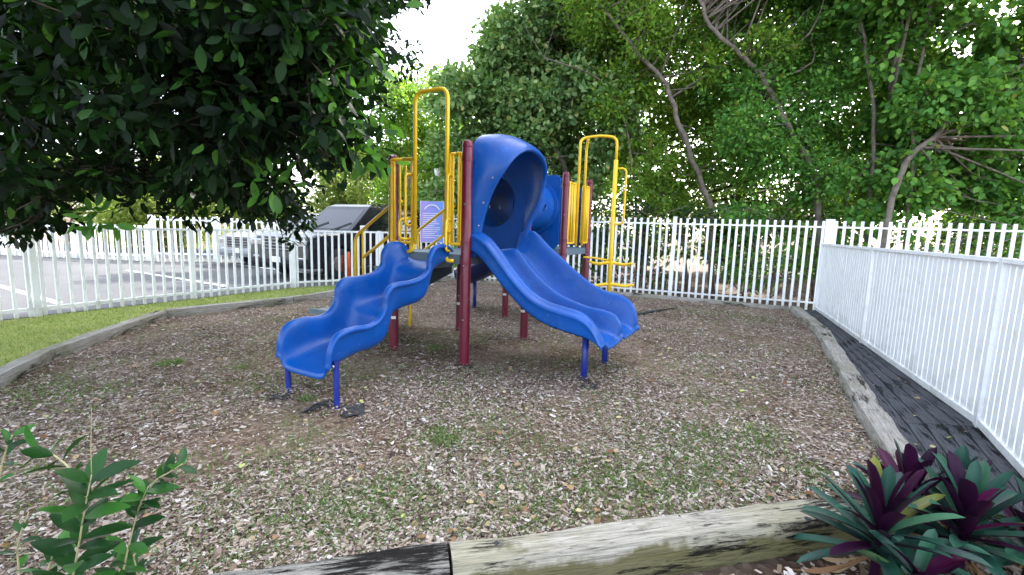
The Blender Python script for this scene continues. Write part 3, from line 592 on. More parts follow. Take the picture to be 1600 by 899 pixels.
op = gnd(543, 436); mk = empty('delineator_post', (op.x-.15, op.y+.5, -.05), 0, 'orange marker post standing in front of the black car', 'marker')
mb = MB(); mb.tube([(0, 0, .03), (0, 0, .62), (0, 0, .66)], [.05, .04, .02], 12); mb.build('tube', M['orange'], mk, smooth=True)
mb = MB(); mb.tube([(0, 0, .0), (0, 0, .03)], [.13, .12], 14); mb.build('base', M['black'], mk)
# ------------------------------------------------------------------ cars
def car(name, label, loc, ang, L, Wd, H, hood, paint, cat='car'):
    r = empty(name, (loc[0], loc[1], -.04), ang, label, cat, 'cars parked in the lot'); w = Wd/2
    # lower body: side profile, swept over lateral stations with tumblehome at the flanks
    x1, x0 = L/2, -L/2; ws_ = x1-1.35
    prof = [(x1-.02, .28), (x1, .50), (x1-.02, .75), (x1-.10, hood-.14), (x1-.35, hood-.05), (ws_+.1, hood), (ws_-.6, hood+.02), (x0+.1, hood+.02), (x0+.0, .9), (x0+.02, .35)]
    low = []
    for cx in (x0+.95, x1-.95):
        pass
    arch = lambda cx: [(cx+.42*math.cos(a), .36+.42*math.sin(a)) for a in [math.pi*k/8 for k in range(9)]]
    rear = [(x, z) for x, z in arch(x0+.95)][::-1]; front = [(x, z) for x, z in arch(x1-.95)][::-1]
    prof = prof+[(x0+.3, .28)]+[p for p in rear]+[(x0+1.5, .25), (x1-1.5, .25)]+[p for p in front]+[(x1-.4, .27)]
    n = len(prof); rows = []
    for y, inset in ((-w, .07), (-w+.03, .02), (-w+.10, 0), (w-.10, 0), (w-.03, .02), (w, .07)):
        rows.append([(x*(1-inset*.35*2/L), y*(1-.02*max(0, (z-.6))), z-(inset*.6 if z > .8 else 0)) for x, z in prof])
    mb = MB(); mb.grid(rows, close=True); mb.f += [tuple(range(n-1, -1, -1)), tuple(5*n+k for k in range(n))]
    body = mb.build('body', paint, r, smooth=False, bevel=.02)
    for sd in (-1, 1):
        rb = MB(); rb.tube([(ws_-1.1, sd*(w-.36), H+.03), (x0+.7, sd*(w-.36), H+.03)], .018, 8); rb.build('roof_rail', M['black'], body)
    for wy in (-.55, .25):
        wp = MB(); wp.tube([(ws_+.0, wy, hood+.03), (ws_-.28, wy+.45, hood+.03+.28*(H-.06-hood)/.95+.012)], .012, 6); wp.build('wiper', M['black'], body)
    # cabin
    def ring(xf, xr, yw, z): return [(xf, -yw, z), (xf, yw, z), (xr, yw, z), (xr, -yw, z)]
    xa, xb, xc, xd = ws_, ws_-.95, x0+.35, x0+.12
    mb = MB(); rs = [ring(xa, xd, w-.08, hood-.0), ring(xb+.06, xc-.04, w-.22, H-.06), ring(xb-.10, xc+.1, w-.32, H)]
    mb.grid(rs, close=True); mb.f += [(8, 9, 10, 11)]; mb.build('cabin', paint, body, bevel=.03)
    # glass
    def quad(name, pts, mat, off):
        pts = [Vector(p) for p in pts]; nn = (pts[1]-pts[0]).cross(pts[3]-pts[0]).normalized(); 
        if nn.dot(sum(pts, Vector())/4-Vector((0, 0, hood+.2))) < 0: nn = -nn
        MB().add([p+nn*off for p in pts]+[p-nn*.01 for p in pts], [(0, 1, 2, 3), (7, 6, 5, 4), (0, 4, 5, 1), (1, 5, 6, 2), (2, 6, 7, 3), (3, 7, 4, 0)]).build(name, mat, body)
    def P(t, s, side): # point on cabin side plane: t along x 0..1 (front..rear) ; s height 0..1
        xf = xa+(xb+.06-xa)*s; xr = xd+(xc-.04-xd)*s; y = (w-.08)+(w-.22-(w-.08))*s
        return (xf+(xr-xf)*t, side*y, hood+(H-.06-hood)*s)
    f0 = lambda y, s: (xa+(xb+.06-xa)*s, y*((w-.08)+(-.14)*s), hood+(H-.06-hood)*s)
    quad('windshield', [f0(-.88, .10), f0(.88, .10), f0(.85, .86), f0(-.85, .86)], M['windshield'], .006)
    for sd in (-1, 1):
        for t0, t1 in ((.10, .36), (.39, .66), (.69, .93)):
            quad('window', [P(t0-(.0), .08, sd), P(t1, .08, sd), P(t1, .88, sd), P(t0+(.04 if t0 < .2 else 0), .88, sd)], M['glass'], .005)
        mr = MB().box((xa-.30, sd*(w+.10), hood+.10), (.12, .2, .15)); mr.build('mirror', M['chrome'], body, bevel=.03)
        hl = MB().box((x1-.06, sd*(w-.25), hood-.28), (.10, .36, .15)); hl.build('headlight', M['chrome'], body, bevel=.02)
        fl = MB().box((x1-.02, sd*(w-.25), .48), (.06, .22, .10)); fl.build('fog_light', M['chrome'], body, bevel=.02)
        tr = MB().box(((x0+x1)/2, sd*(w-.02), .62), (L*.5, .03, .04)); tr.build('side_trim', M['chrome'], body)
        for cx in (x0+.95, x1-.95):
            tb = MB(); tb.tube([(cx, sd*(w-.24), .36-.0), (cx, sd*(w-.22), .36), (cx, sd*(w-.02), .36), (cx, sd*w, .36)], [.35, .37, .37, .34], 28); wh = tb.build('wheel', M['tyre'], r)
            rm = MB(); rm.tube([(cx, sd*(w-.05), .36), (cx, sd*(w+.008), .36)], [.24, .21], 20); rm.build('rim', M['chrome'], wh)
    gr = MB(); gr.box((x1-.005, 0, hood-.30), (.05, w*1.05, .30))
    gr.build('grille', M['black'], body, bevel=.01)
    gc = MB()
    for k in range(4): gc.box((x1+.02, 0, hood-.19-k*.075), (.02, w*1.03, .018))
    gc.build('grille_bars', M['chrome'], body)
    bp = MB().box((x1-.02, 0, .42), (.12, Wd*.9, .16)); bp.build('bumper', paint, body, bevel=.03)
    pl = MB().box((x1+.05, 0, .46), (.01, .3, .13)); pl.build('number_plate', M['sticker'], body)
    return r
fwd = Vector((-.43, -.9)).normalized(); ang = math.atan2(fwd.y, fwd.x); sidev = Vector((-.9, .43)).normalized()
fr = gnd(482, 438).xy; c1 = fr-fwd*2.6+sidev*1.0
car('parked_car', 'black sport utility car behind the low fence, nearest to the stairs', c1, ang, 5.2, 2.0, 1.86, 1.12, M['blackpaint'])
fr2 = gnd(405, 417).xy; c2 = fr2-fwd*2.4+sidev*.92
car('parked_car', 'silver car parked to the left of the black one, half hidden by leaves', c2, ang, 4.8, 1.84, 1.62, 1.0, M['silverpaint'])
# ------------------------------------------------------------------ trees
def rnd(a, b): return random.uniform(a, b)
# near dark tree: clumps inside a real volume 2.2 to 6 m away
def yb(x):
    X = [-60, 0, 50, 110, 160, 210, 280, 330, 400, 440, 490, 505, 560, 600, 625, 660, 690]
    Yb = [400, 378, 380, 345, 310, 318, 330, 340, 350, 384, 384, 300, 288, 215, 150, 75, 5]
    return float(np.interp(x, X, Yb))
cl_ = []; tries = 0
while len(cl_) < 250 and tries < 20000:
    tries += 1; px = rnd(-140, 680); py = rnd(-60, 384); dY = rnd(2.3, 6.2); 
    r = rnd(.20, .38); rp = r*FPX/dY*1.25
    lim = min(yb(px), yb(px-rp*.8), yb(px+rp*.8))
    if py+rp*.8 > lim: continue
    if px < 330 and 70 < py < 330 and rnd(0, 1) < .5: continue
    cl_.append((tuple(at(px, py, dY)), r))
for i in range(60):
    px = rnd(-20, 500); dY = rnd(3.0, 5.0); r = rnd(.10, .17); rp = r*FPX/dY*1.25; lim = min(yb(px), yb(px-rp*.8), yb(px+rp*.8)); cl_.append((tuple(at(px, lim-rp*.8-rnd(0, 30), dY)), r))
for i in range(70): cl_.append(((rnd(-8, -1.0), rnd(2, 7), rnd(3.6, 6)), rnd(.4, .7)))
for px, py, dY, r in ((470, 350, 4.2, .14), (455, 372, 4.1, .10), (30, 350, 3.6, .18), (80, 335, 3.6, .15), (10, 365, 3.4, .1), (530, 190, 2.6, .14), (560, 225, 2.7, .13), (520, 130, 2.5, .14), (540, 265, 2.8, .10), (500, 60, 2.4, .14), (585, 245, 2.9, .08), (225, 310, 4, .2), (300, 325, 4, .2), (380, 320, 4, .22), (420, 300, 4, .2)):
    cl_.append((tuple(at(px, py, dY)), r))
tb = Vector((-6.4, 3.2, GZ))
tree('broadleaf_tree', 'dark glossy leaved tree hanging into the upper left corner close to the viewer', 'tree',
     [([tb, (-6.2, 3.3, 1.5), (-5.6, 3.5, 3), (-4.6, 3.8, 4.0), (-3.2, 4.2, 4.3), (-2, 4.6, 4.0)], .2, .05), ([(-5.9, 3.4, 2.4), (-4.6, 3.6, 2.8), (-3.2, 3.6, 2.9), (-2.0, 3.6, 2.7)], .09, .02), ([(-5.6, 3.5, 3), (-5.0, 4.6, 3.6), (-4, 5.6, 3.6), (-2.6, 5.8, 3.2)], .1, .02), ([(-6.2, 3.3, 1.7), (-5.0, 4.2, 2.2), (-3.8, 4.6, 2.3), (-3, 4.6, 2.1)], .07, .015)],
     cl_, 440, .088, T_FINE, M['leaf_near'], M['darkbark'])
nt_ = bpy.context.scene.objects['broadleaf_tree']
lit_c = [(tuple(at(px, py, dY)-tb), r) for px, py, dY, r in ((520, 40, 2.6, .12), (555, 95, 2.7, .13), (500, 120, 2.5, .12), (545, 170, 2.7, .14), (585, 200, 2.8, .12), (560, 245, 2.8, .12), (520, 215, 2.6, .10), (470, 60, 2.4, .08), (360, 35, 2.3, .05), (430, 290, 2.7, .12), (600, 255, 2.9, .07), (150, 340, 3.2, .12), (210, 150, 3, .08))]
V, F = cloud(lit_c, 520, .095, T_FINE); npmesh('sunlit_tint_leaves', V, F, M['leaf_sunlit_tint'], nt_)  # leaves of the same tree, coloured as if the sun struck them
def fill(x0, x1, y0, y1, z0, z1, n, r0, r1): return [((rnd(x0, x1), rnd(y0, y1), rnd(z0, z1)), rnd(r0, r1)) for _ in range(n)]
def P3(l, Y): return [at(x, y, Y+(i*0)) for i, (x, y) in enumerate(l)]
def trunkpx(l, Y, dY=0):
    pts = [at(x, y, Y+dY*i) for i, (x, y) in enumerate(l)]; b = pts[0].copy(); b.z = GZ; b.x += (pts[0].x-pts[1].x)*.5
    return [b]+pts
G_ = 'trees behind the back fence'
# centre left round leaved tree
tree('sea_grape_tree', 'round leaved pale green tree above the blue hood', 'tree', [(trunkpx([(900, 330), (870, 240), (800, 150), (760, 60)], 12.2), .12, .03), (trunkpx([(905, 330), (930, 220), (960, 120), (900, 20)], 12.0), .1, .03)],
     fill(-1.9, 2.4, 11.3, 14, 1.9, 5.0, 42, .5, .85)+fill(-.5, 2.6, 11.6, 14, 5.0, 7.6, 28, .5, .8)+fill(.3, 3, 11.6, 15, 7.2, 9, 10, .6, .9), 520, .125, T_ROUND, M['leaf_b'], M['bark'], G_)
tree('slender_tree', 'bright green tree with fine leaves left of the hood, behind the yellow arch', 'tree', [(trunkpx([(640, 300), (650, 200), (660, 130)], 15.5), .12, .03)],
     fill(-4.6, -1.4, 14.5, 17, 1.0, 6.0, 44, .5, .9), 320, .13, T_KITE, M['leaf_a'], M['bark'], G_)
tree('leaning_tree', 'tree with a grey trunk leaning left from the middle of the back fence', 'tree', [(trunkpx([(1112, 335), (1095, 285), (1062, 195), (1040, 130), (1000, 88), (950, 25), (915, -10)], 10.6), .085, .04), (trunkpx([(1062, 345), (1020, 330), (975, 330), (935, 318)], 11.2), .05, .02), (trunkpx([(995, 335), (985, 240), (968, 165), (930, 120), (850, 90)], 11.0), .045, .018)],
     fill(1.2, 5.2, 10.2, 12.6, 3.6, 7.2, 34, .45, .75)+fill(2.6, 5.2, 10.4, 12, 1.7, 3.6, 20, .4, .6)+fill(0, 5, 9.5, 13, 7.2, 10.5, 30, .6, .9), 460, .105, T_KITE, M['leaf_a'], M['bark'], G_)
tree('leaning_tree', 'tree whose brown trunk leans left towards the sky gap at upper right', 'tree', [(trunkpx([(1275, 290), (1230, 195), (1190, 120), (1155, 85), (1110, 40), (1090, -10)], 10.2), .085, .045), (trunkpx([(1265, 260), (1215, 190), (1165, 130)], 10.4), .025, .012)],
     fill(4.4, 7.4, 9.8, 12, 3.4, 7.0, 30, .45, .7)+fill(4.6, 7.2, 9.6, 11.4, 1.6, 3.4, 18, .4, .55)+fill(3.5, 8, 8.5, 12.5, 7, 10.5, 34, .6, .9)+fill(4.2, 6.8, 9.3, 11.8, 8, 10.6, 16, .7, .9)+[((.45+.47*t, 5.2+.60*t, .64*t), .8) for t in (10.5, 12, 13.5)]+[((.9+.47*t, 4.8+.60*t, .64*t), .8) for t in (11, 12.5)], 460, .105, T_KITE, M['leaf_c'], M['bark'], G_)  # clumps strung along sun rays are added to keep sun off the bed
tree('forked_tree', 'large leaved tree at the right edge with a pale limb leaning right', 'tree', [(trunkpx([(1405, 275), (1460, 215), (1510, 160), (1600, 100), (1680, 60)], 9.0), .07, .04), (trunkpx([(1425, 280), (1428, 180), (1440, 90), (1455, -10)], 9.3), .04, .03), (trunkpx([(1360, 300), (1365, 180), (1350, 60), (1345, -20)], 9.8), .05, .03)],
     fill(7.2, 12.5, 8.4, 11.5, 1.5, 7.2, 84, .45, .7)+fill(6, 13, 6.5, 11.5, 7, 10, 44, .6, .9)+fill(8, 12.5, 9.5, 12, 2.4, 5.2, 18, .5, .7), 330, .12, T_ROUND, M['leaf_c'], M['bark'], G_)
ft_ = bpy.context.scene.objects['forked_tree']; st0 = random.getstate(); rst = RNG.bit_generator.state
blk_ = [((x+.47*t, y+.60*t, .64*t), .85) for x, y in ((2.6, 3.4), (3.1, 4.2), (3.6, 5.2), (2.3, 2.6)) for t in (9.5, 11, 12.5)]  # unseen leaf clumps added along sun rays to shade timber and bed
V, F = cloud([(tuple(Vector(c)-ft_.location), r) for c, r in blk_], 420, .12, T_ROUND); npmesh('sun_block_leaves', V, F, M['leaf_c'], ft_)
mb = MB(); b0 = Vector(blk_[0][0])-ft_.location
for c, r in blk_: mb.tube(smoothpath([(.4, .6, 4.2), (Vector((.4, .6, 4.2))+Vector(c)-ft_.location)/2+Vector((0, 0, .5)), Vector(c)-ft_.location], 4), [.04-.0035*i for i in range(9)], 5)
mb.build('sun_block_branches', M['bark'], ft_, smooth=True); random.setstate(st0); RNG.bit_generator.state = rst  # limbs added to carry the sun-blocking clumps
tree('far_tree', 'dense green tree behind the others in the middle', 'tree', [(trunkpx([(1010, 330), (1020, 200), (1030, 100)], 15.5), .15, .05)],
     fill(1, 12, 13.0, 16.5, 3.0, 11, 120, .7, 1.1), 230, .17, T_KITE, M['leaf_c'], M['darkbark'], G_)
# bushes at the foot of the trees
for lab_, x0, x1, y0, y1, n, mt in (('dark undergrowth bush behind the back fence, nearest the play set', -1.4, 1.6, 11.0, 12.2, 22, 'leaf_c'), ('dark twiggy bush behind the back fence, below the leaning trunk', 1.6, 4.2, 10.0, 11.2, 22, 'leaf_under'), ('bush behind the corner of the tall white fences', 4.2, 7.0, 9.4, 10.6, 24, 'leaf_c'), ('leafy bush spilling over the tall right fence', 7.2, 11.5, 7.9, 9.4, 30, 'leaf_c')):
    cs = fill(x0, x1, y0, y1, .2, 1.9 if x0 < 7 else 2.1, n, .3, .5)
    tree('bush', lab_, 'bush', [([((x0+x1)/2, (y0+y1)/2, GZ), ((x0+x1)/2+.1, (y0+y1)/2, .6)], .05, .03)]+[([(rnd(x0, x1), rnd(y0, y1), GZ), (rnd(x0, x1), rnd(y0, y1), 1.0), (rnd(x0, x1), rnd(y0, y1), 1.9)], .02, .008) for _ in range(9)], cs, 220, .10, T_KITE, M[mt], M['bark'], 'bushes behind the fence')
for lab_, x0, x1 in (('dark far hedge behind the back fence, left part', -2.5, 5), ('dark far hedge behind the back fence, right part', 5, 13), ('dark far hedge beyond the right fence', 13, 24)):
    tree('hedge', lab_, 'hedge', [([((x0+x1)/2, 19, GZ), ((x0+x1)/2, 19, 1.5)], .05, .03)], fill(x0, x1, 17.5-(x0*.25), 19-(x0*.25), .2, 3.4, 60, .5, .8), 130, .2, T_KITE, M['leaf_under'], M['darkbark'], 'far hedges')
# left background: sunlit shrubs and trees beyond the lot
for i, (lab_, x0, x1, y0, y1, z0, z1, n) in enumerate((('sunlit yellow green tree behind the black car', -8.5, -4.2, 19, 22, .6, 4.6, 40), ('bright shrub beyond the far fence, seen under the dark tree', -17, -9.5, 19, 22, .3, 3.0, 40), ('pale sunlit trees at the far left edge beyond the lot', -30, -18, 21, 25, .3, 4, 40))):
    tree('sunlit_tree', lab_, 'tree', [([((x0+x1)/2, y1, GZ), ((x0+x1)/2, y1, 2), ((x0+x1)/2+.5, y0, 4)], .15, .05)], fill(x0, x1, y0, y1, z0, z1, n, .6, 1.1), 200, .17, T_KITE, M['leaf_d'], M['bark'], 'sunlit trees beyond the lot')
tree('climbing_plant', 'yellow green climbing plant on the distant white fence', 'plant', [([(-9.6, 14.9, GZ), (-9.6, 14.9, .8), (-9.4, 14.9, 1.3)], .02, .01)], fill(-10.0, -9.0, 14.7, 15.1, .3, 1.4, 9, .16, .28), 260, .08, T_KITE, M['leaf_d'], M['bark'])
# ------------------------------------------------------------------ foreground shrub (bottom left)
sb = gnd(120, 960, GZ); sroot = empty('glossy_shrub', sb, 0, 'glossy green leafy shrub in the bottom left corner', 'shrub')
LP, LD, LN, LS = [], [], [], []; stems = MB()
def stem(pix, Y, nleaf, ls, side0=0):
    pts = smoothpath([at(x, y, Y+dy)-sb for x, y, dy in pix], 6); n = len(pts); stems.tube(pts, [(.0042 if ls > .02 else .0011)*(1-.6*i/n) for i in range(n)], 6)
    for k in range(nleaf):
        t = (k+.5)/nleaf; i = min(n-2, int(t*(n-1))); p = pts[i]; T = (pts[i+1]-pts[i]).normalized(); az = k*2.4+side0
        sdv = Vector((math.cos(az), math.sin(az)*.7, 0)); sdv = (sdv-T*sdv.dot(T)).normalized(); d = (sdv+T*rnd(.5, 1.1)+Vector((0, 0, rnd(-.25, .1)))).normalized()
        LP.append(tuple(p)); LD.append(tuple(d)); LN.append(tuple(T+Vector((rnd(-.3, .3), rnd(-.6, 0), rnd(0, .3))))); LS.append(ls*rnd(.75, 1.15))
stem([(100, 960, 0), (118, 880, 0), (130, 810, 0), (143, 742, 0)], 1.30, 30, .115)
stem([(138, 780, 0), (110, 735, .03), (85, 712, .05), (58, 700, .05)], 1.32, 11, .085, 1)
stem([(180, 960, 0), (195, 880, 0), (215, 800, 0), (232, 760, 0)], 1.42, 26, .09, 2)
stem([(215, 800, 0), (240, 755, .02), (265, 738, .04), (285, 725, .05)], 1.44, 14, .065, 3)
stem([(30, 960, 0), (30, 900, 0), (28, 850, 0), (45, 800, 0)], 1.5, 8, .06, 1)
stem([(-5, 760, 0), (5, 720, 0), (12, 695, 0), (20, 680, 0)], 1.6, 9, .06, 1)
stem([(143, 742, 0), (142, 700, 0), (143, 650, .0), (142, 632, 0)], 1.31, 4, .012, 1)
stem([(60, 960, 0), (75, 890, .1), (90, 850, .1)], 1.4, 14, .085, 2); stem([(230, 960, 0), (215, 900, .1), (205, 850, .1)], 1.35, 14, .085, 2)
stems.build('stems', M['leafstem'], sroot, smooth=True)
V, F = scatter(np.array(LP), np.array(LD), np.array(LN), np.array(LS), T_SHRUB, None); npmesh('leaves', V, F, M['shrubleaf'], sroot, True)
# ------------------------------------------------------------------ purple plants (bottom right)
def rhoeo(label, px, py, Y, n, L, tilt0, tilt1, purple=.3):
    c = at(px, py, Y); root = empty('boat_lily', (c.x, c.y, GZ), 0, label, 'plant', 'purple and green boat lilies'); z0 = c.z-GZ
    G, Pm = MB(), MB()
    for k in range(n):
        t = k/n; az = k*2.4+rnd(-.2, .2); el = math.radians(tilt0+(tilt1-tilt0)*t+rnd(-8, 8)); l = L*rnd(.8, 1.1)*(1-.25*t); w = .028*rnd(.8, 1.2); sag = rnd(.1, .6)*(1-t*.6)
        rows = []; h = Vector((math.cos(az), math.sin(az), 0)); sd = Vector((-math.sin(az), math.cos(az), 0)); p = Vector((0, 0, z0*.35+z0*.35*t))+h*.012; e_ = el; ns = 10
        for i in range(ns+1):
            s = i/ns; ww = w*(.75+.5*s)*math.sqrt(max(0, 1-s**3.2))*(1 if s < 1 else .02); dr = h*math.cos(e_)+Vector((0, 0, math.sin(e_))); nm = -h*math.sin(e_)+Vector((0, 0, math.cos(e_)))
            rows.append([p+sd*ww+nm*ww*.45, p+sd*ww*.5+nm*ww*.13, p, p-sd*ww*.5+nm*ww*.13, p-sd*ww+nm*ww*.45]); p = p+dr*l/ns; e_ -= sag/ns*(1+s)
        (Pm if random.random() < purple else G).grid(rows)
    Dd = MB()
    for k in range(7):
        az = rnd(0, 6.28); h = Vector((math.cos(az), math.sin(az), 0)); sd = Vector((-h.y, h.x, 0)); rows = []; l = L*rnd(.5, .9)
        for i in range(7):
            t = i/6; p = Vector((0, 0, z0*.3*(1-t)**2+.012))+h*(.02+l*t); rows.append([p-sd*.012*math.sin(math.pi*min(.97, t+.1))+Vector((0, 0, .006)), p, p+sd*.012*math.sin(math.pi*min(.97, t+.1))+Vector((0, 0, .008*math.sin(t*9)))])
        Dd.grid(rows)
    Dd.build('dead_leaves', M['fallen'], root)
    for mb, nm_, mt in ((G, 'green_leaves', 'rhoeo'), (Pm, 'purple_leaves', 'purple')):
        if mb.f:
            me = bpy.data.meshes.new(nm_); me.from_pydata(mb.v, [], mb.f); me.materials.append(M[mt]); me.polygons.foreach_set('use_smooth', [True]*len(me.polygons)); o = bpy.data.objects.new(nm_, me); COL.objects.link(o); o.parent = root
    st_ = MB(); st_.tube([(0, 0, 0), (0, 0, z0*.7)], [.02, .012], 8); st_.build('stem', M['purple'], root)
rhoeo('large green boat lily leaning on the end of the pale timber', 1385, 765, 1.72, 40, .35, -5, 82, .2)
rhoeo('dark purple boat lily standing highest, in front of the plank walk', 1430, 712, 1.95, 26, .29, 10, 85, .5)
rhoeo('boat lily with green and purple leaves at the lower right', 1520, 755, 1.75, 38, .33, 0, 78, .18)
rhoeo('low boat lily cut by the right edge of the frame', 1625, 800, 1.75, 30, .31, 0, 75, .3)
rhoeo('small boat lily low in front of the others', 1440, 850, 1.55, 18, .22, -5, 60, .35)
rhoeo('small upright boat lily between the purple one and the right edge', 1500, 715, 1.95, 20, .26, 15, 85, .15)
# ------------------------------------------------------------------ loose mats
def matpiece(poly, z, lift, label):
    c = sum((Vector(p) for p in poly), Vector((0, 0)))/len(poly); n = 10; rows = []
    a, b, c2, d = [Vector(p)-c for p in poly]
    for i in range(n+1):
        r = []
        for j in range(n+1):
            s, t = i/n, j/n; p = a.lerp(b, s).lerp(d.lerp(c2, s), t); p = p+Vector((mnoise.noise(Vector((s*3, t*3, z*9)))*.02, mnoise.noise(Vector((s*3, t*3, 5)))*.02))
            r.append((p.x, p.y, .006+lift*max(0, s-.35)**1.5*(1-abs(t-.5))+.006*mnoise.noise(Vector((s*5, t*5, 2)))+.006))
        rows.append(r)
    o = MB().grid(rows).build('rubber_mat', M['black'], smooth=True, solid=.006, loc=(c.x, c.y, z)); tag(o, label, 'mat', 'black mat pieces under the slide legs')
g2 = lambda x, y: tuple(gnd(x, y).xy)
matpiece([g2(525, 640), g2(522, 632), g2(470, 655), g2(478, 640)], .002, .10, 'black mat corner curling up left of the wavy slide leg')
matpiece([g2(535, 655), g2(570, 650), g2(568, 634), g2(536, 636)], .002, .0, 'flat black mat patch right of the wavy slide leg')
matpiece([g2(905, 608), g2(935, 610), g2(935, 600), g2(912, 598)], .002, .0, 'small black mat under the double slide leg')
matpiece([g2(710, 576), g2(738, 578), g2(738, 568), g2(714, 567)], .002, .0, 'black mat patch at the foot of the nearest maroon post')
matpiece([g2(985, 493), g2(1010, 492), g2(1060, 483), g2(1020, 486)], .004, .04, 'black mat strip lying right of the yellow climber')
matpiece([g2(420, 626), g2(450, 626), g2(452, 620), g2(425, 619)], .002, .0, 'dark mat scrap beside the left slide leg')
# ------------------------------------------------------------------ chips, grass, fallen leaves
def inpoly(X, Y, poly):
    r = np.zeros(len(X), bool); n = len(poly)
    for i in range(n):
        x0, y0 = poly[i]; x1, y1 = poly[(i+1) % n]
        if y0 == y1: continue
        c = ((y0 > Y) != (y1 > Y)) & (X < (x1-x0)*(Y-y0)/(y1-y0)+x0); r ^= c
    return r
def sample(n, poly, x0, x1, y0, y1, power=1.0):
    X = RNG.uniform(x0, x1, n*6); Yv = RNG.uniform(y0, y1, n*6); d = np.hypot(X, Yv); keep = RNG.random(n*6) < (1.6/np.maximum(d, 1.6))**power
    k = keep & inpoly(X, Yv, poly); X, Yv = X[k][:n], Yv[k][:n]; return X, Yv
X, Yv = sample(430000, bedpoly, -5.2, 5.2, 1.2, 11, 1.1)
def field(X, Yv):
    f = np.zeros(len(X))
    for k, (a, b_, ph, w_) in enumerate(((1.3, 2.1, .3, 1), (2.9, -1.7, 1.1, .8), (-4.3, 3.1, 2.2, .6), (6.7, 5.9, .7, .5), (-9.1, 11.3, 1.9, .4), (14, -8, .2, .3))): f += w_*np.sin(a*X+b_*Yv+ph+1.3*np.sin(.9*b_*X-.7*a*Yv+ph*2))
    return f/2.2
fl_ = field(X, Yv); hol = np.zeros(len(X))
for hx, hy, hr in ((g2(480, 640)+(.45,)), (g2(960, 560)+(.5,)), (g2(850, 560)+(.7,)), (g2(700, 520)+(.6,)), (g2(560, 570)+(.6,)), (g2(1000, 520)+(.4,))): hol = np.maximum(hol, np.exp(-((X-hx)**2+(Yv-hy)**2)/hr**2))
k = RNG.random(len(X)) < np.clip(.80+.5*fl_-.8*hol, .13, 1); X, Yv = X[k], Yv[k]; n = len(X)
feet = [tuple((Matrix.Rotation(AANG, 3, 'Z') @ Vector((u_, v_, 0))+AX).xy) for u_, v_ in ((0, 0), (-.94, .06), (-.04, 1.27), (-.92, 1.2), (-.89, 2.28), (-.03, 2.32), (uc-.238, -1.34), (uc+.238, -1.34), (1.09, .27), (1.09, .84), (.5, 2.75))]
mz = np.zeros(n)
for fx, fy in feet:
    q1 = RNG.normal(fx, .085, 420); q2 = RNG.normal(fy, .085, 420); X = np.r_[X, q1]; Yv = np.r_[Yv, q2]
n = len(X); mz = np.zeros(n)
for fx, fy in feet: mz = np.maximum(mz, .045*np.exp(-((X-fx)**2+(Yv-fy)**2)/.10**2))
az = RNG.random(n)*6.283; P = np.c_[X, Yv, .004+.016*RNG.random(n)+mz*RNG.random(n)]
D = np.c_[np.cos(az), np.sin(az), RNG.normal(size=n)*.18]; N = np.c_[RNG.normal(size=n)*.3, RNG.normal(size=n)*.3, np.ones(n)]
sz = .006+.026*RNG.random(n)**2.0+.03*(RNG.random(n) > .985); V, F = scatter(P, D, N, sz, T_CHIP, sz*RNG.uniform(.3, 1.2, n)); tag(npmesh('wood_chips', V, F, M['chips']), 'pale and brown wood chips covering the play bed', 'wood chips', kind='stuff')
front = [tuple(FT[3]-Vector((0, .16))), tuple(FT[1]-Vector((0, .2))), tuple(FT[0]-Vector((-.3, .2))), (3.6, 2.2), (3.4, .6), (-3, .6)]
X, Yv = sample(12000, front, -2.5, 3.5, .7, 2.4, 0); n = len(X); az = RNG.random(n)*6.283
P = np.c_[X, Yv, GZ+.004+.03*RNG.random(n)]; D = np.c_[np.cos(az), np.sin(az), RNG.normal(size=n)*.3]; N = np.c_[RNG.normal(size=n)*.4, RNG.normal(size=n)*.4, np.ones(n)]
sz = RNG.uniform(.015, .055, n); V, F = scatter(P, D, N, sz, T_CHIP, sz*.9); tag(npmesh('leaf_litter', V, F, M['chips']), 'leaf litter and chips in front of the foreground timber', 'leaf litter', kind='stuff')
T_BLADE = (np.array([(0, -.5, 0), (0, .5, 0), (.6, .3, .05), (1, 0, -.05)]), np.array([(0, 1, 2, 3)]))
def grassobj(name, X, Yv, z, h0, h1, wd, mat, lab_, cat):
    n = len(X); P = np.c_[X, Yv, np.full(n, z)]; az = RNG.random(n)*6.283; D = np.c_[np.cos(az)*.8, np.sin(az)*.8, .5+RNG.random(n)*1.1]; N = np.c_[-np.cos(az), -np.sin(az), np.full(n, .5)]
    V, F = scatter(P, D, N, RNG.uniform(h0, h1, n), T_BLADE, np.full(n, wd)); return tag(npmesh(name, V, F, mat), lab_, cat, kind='stuff')
X, Yv = sample(60000, lawn, -9, 0, 2, 11.5, .8); grassobj('lawn_grass', X, Yv, -.006, .02, .05, .007, M['grass'], 'short yellow green grass strip inside the low fence', 'grass')
X, Yv = sample(70, [tuple(p) for p in ip]+[tuple(p) for p in outerL[::-1]], 1, 6, 1.5, 8.2, 0); n = len(X); az = RNG.random(n)*6.283; V, F = scatter(np.c_[X, Yv, np.full(n, .036)], np.c_[np.cos(az), np.sin(az), RNG.normal(size=n)*.1], np.c_[RNG.normal(size=n)*.3, RNG.normal(size=n)*.3, np.ones(n)], RNG.uniform(.02, .05, n), T_ROUND); tag(npmesh('fallen_leaves', V, F, M['fallen']), 'dry leaves blown onto the dark plank walk', 'fallen leaves', kind='stuff')
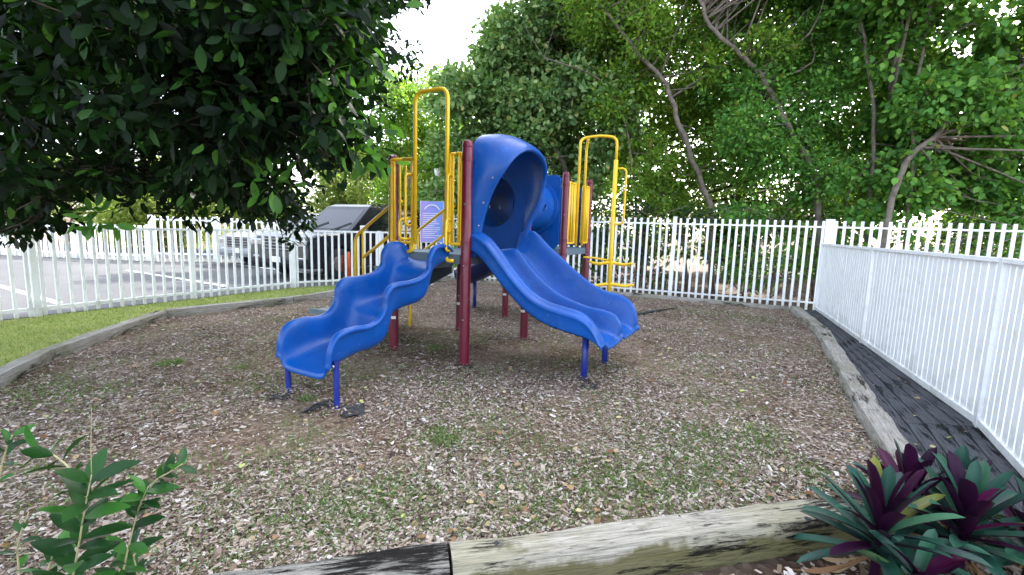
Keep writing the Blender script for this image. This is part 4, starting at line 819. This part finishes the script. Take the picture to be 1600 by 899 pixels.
# weed patches in the bed
pc = []
for px, py, r, k in ((265, 570, .12, 300), (510, 790, .25, 500), (455, 830, .3, 600), (600, 800, .3, 700), (620, 770, .2, 400), (690, 685, .16, 350), (700, 690, .1, 200), (1090, 680, .2, 400), (1190, 680, .18, 400), (1110, 720, .3, 600), (1180, 700, .2, 300), (1100, 750, .3, 700), (1010, 760, .25, 500), (900, 770, .3, 400), (850, 800, .3, 400), (1260, 745, .15, 200), (740, 820, .3, 400), (950, 730, .3, 400), (780, 760, .3, 300), (1180, 500, .5, 500), (1100, 490, .5, 400), (680, 545, .12, 200), (380, 575, .1, 120), (950, 640, .4, 300), (800, 680, .4, 300), (430, 500, .3, 200), (560, 820, .4, 500), (1040, 800, .3, 300), (160, 610, .25, 200), (60, 610, .3, 300), (480, 625, .06, 120), (130, 640, .2, 100)):
    q = gnd(px, py); pc.append(np.c_[RNG.normal(q.x, r*.55, k), RNG.normal(q.y, r*.55, k)])
pc = np.vstack(pc); k = inpoly(pc[:, 0], pc[:, 1], bedpoly); pc = pc[k]
Xs, Ys = sample(60000, bedpoly, -4.5, 4, 1.3, 8, 1); kf = RNG.random(len(Xs)) < np.clip(.36-.55*field(Xs*1.3+2, Ys*1.3), .05, 1)*np.clip(1.5-(Ys-1.5)*.22, .2, 1); Xs, Ys = Xs[kf], Ys[kf]; pc = np.vstack([pc, np.c_[Xs, Ys]])
grassobj('weed_grass', pc[:, 0], pc[:, 1], .004, .015, .05, .0045, M['tuft'], 'sparse green weed grass tufts growing through the chips', 'grass')
X, Yv = sample(700, bedpoly, -5, 5, 1.3, 9, 1.0); n = len(X); az = RNG.random(n)*6.283; P = np.c_[X, Yv, .018+.012*RNG.random(n)]
D = np.c_[np.cos(az), np.sin(az), RNG.normal(size=n)*.2]; N = np.c_[RNG.normal(size=n)*.35, RNG.normal(size=n)*.35, np.ones(n)]
V, F = scatter(P, D, N, RNG.uniform(.018, .048, n), T_ROUND); tag(npmesh('fallen_leaves', V, F, M['fallen']), 'yellow and tan fallen leaves scattered on the bed', 'fallen leaves', kind='stuff')
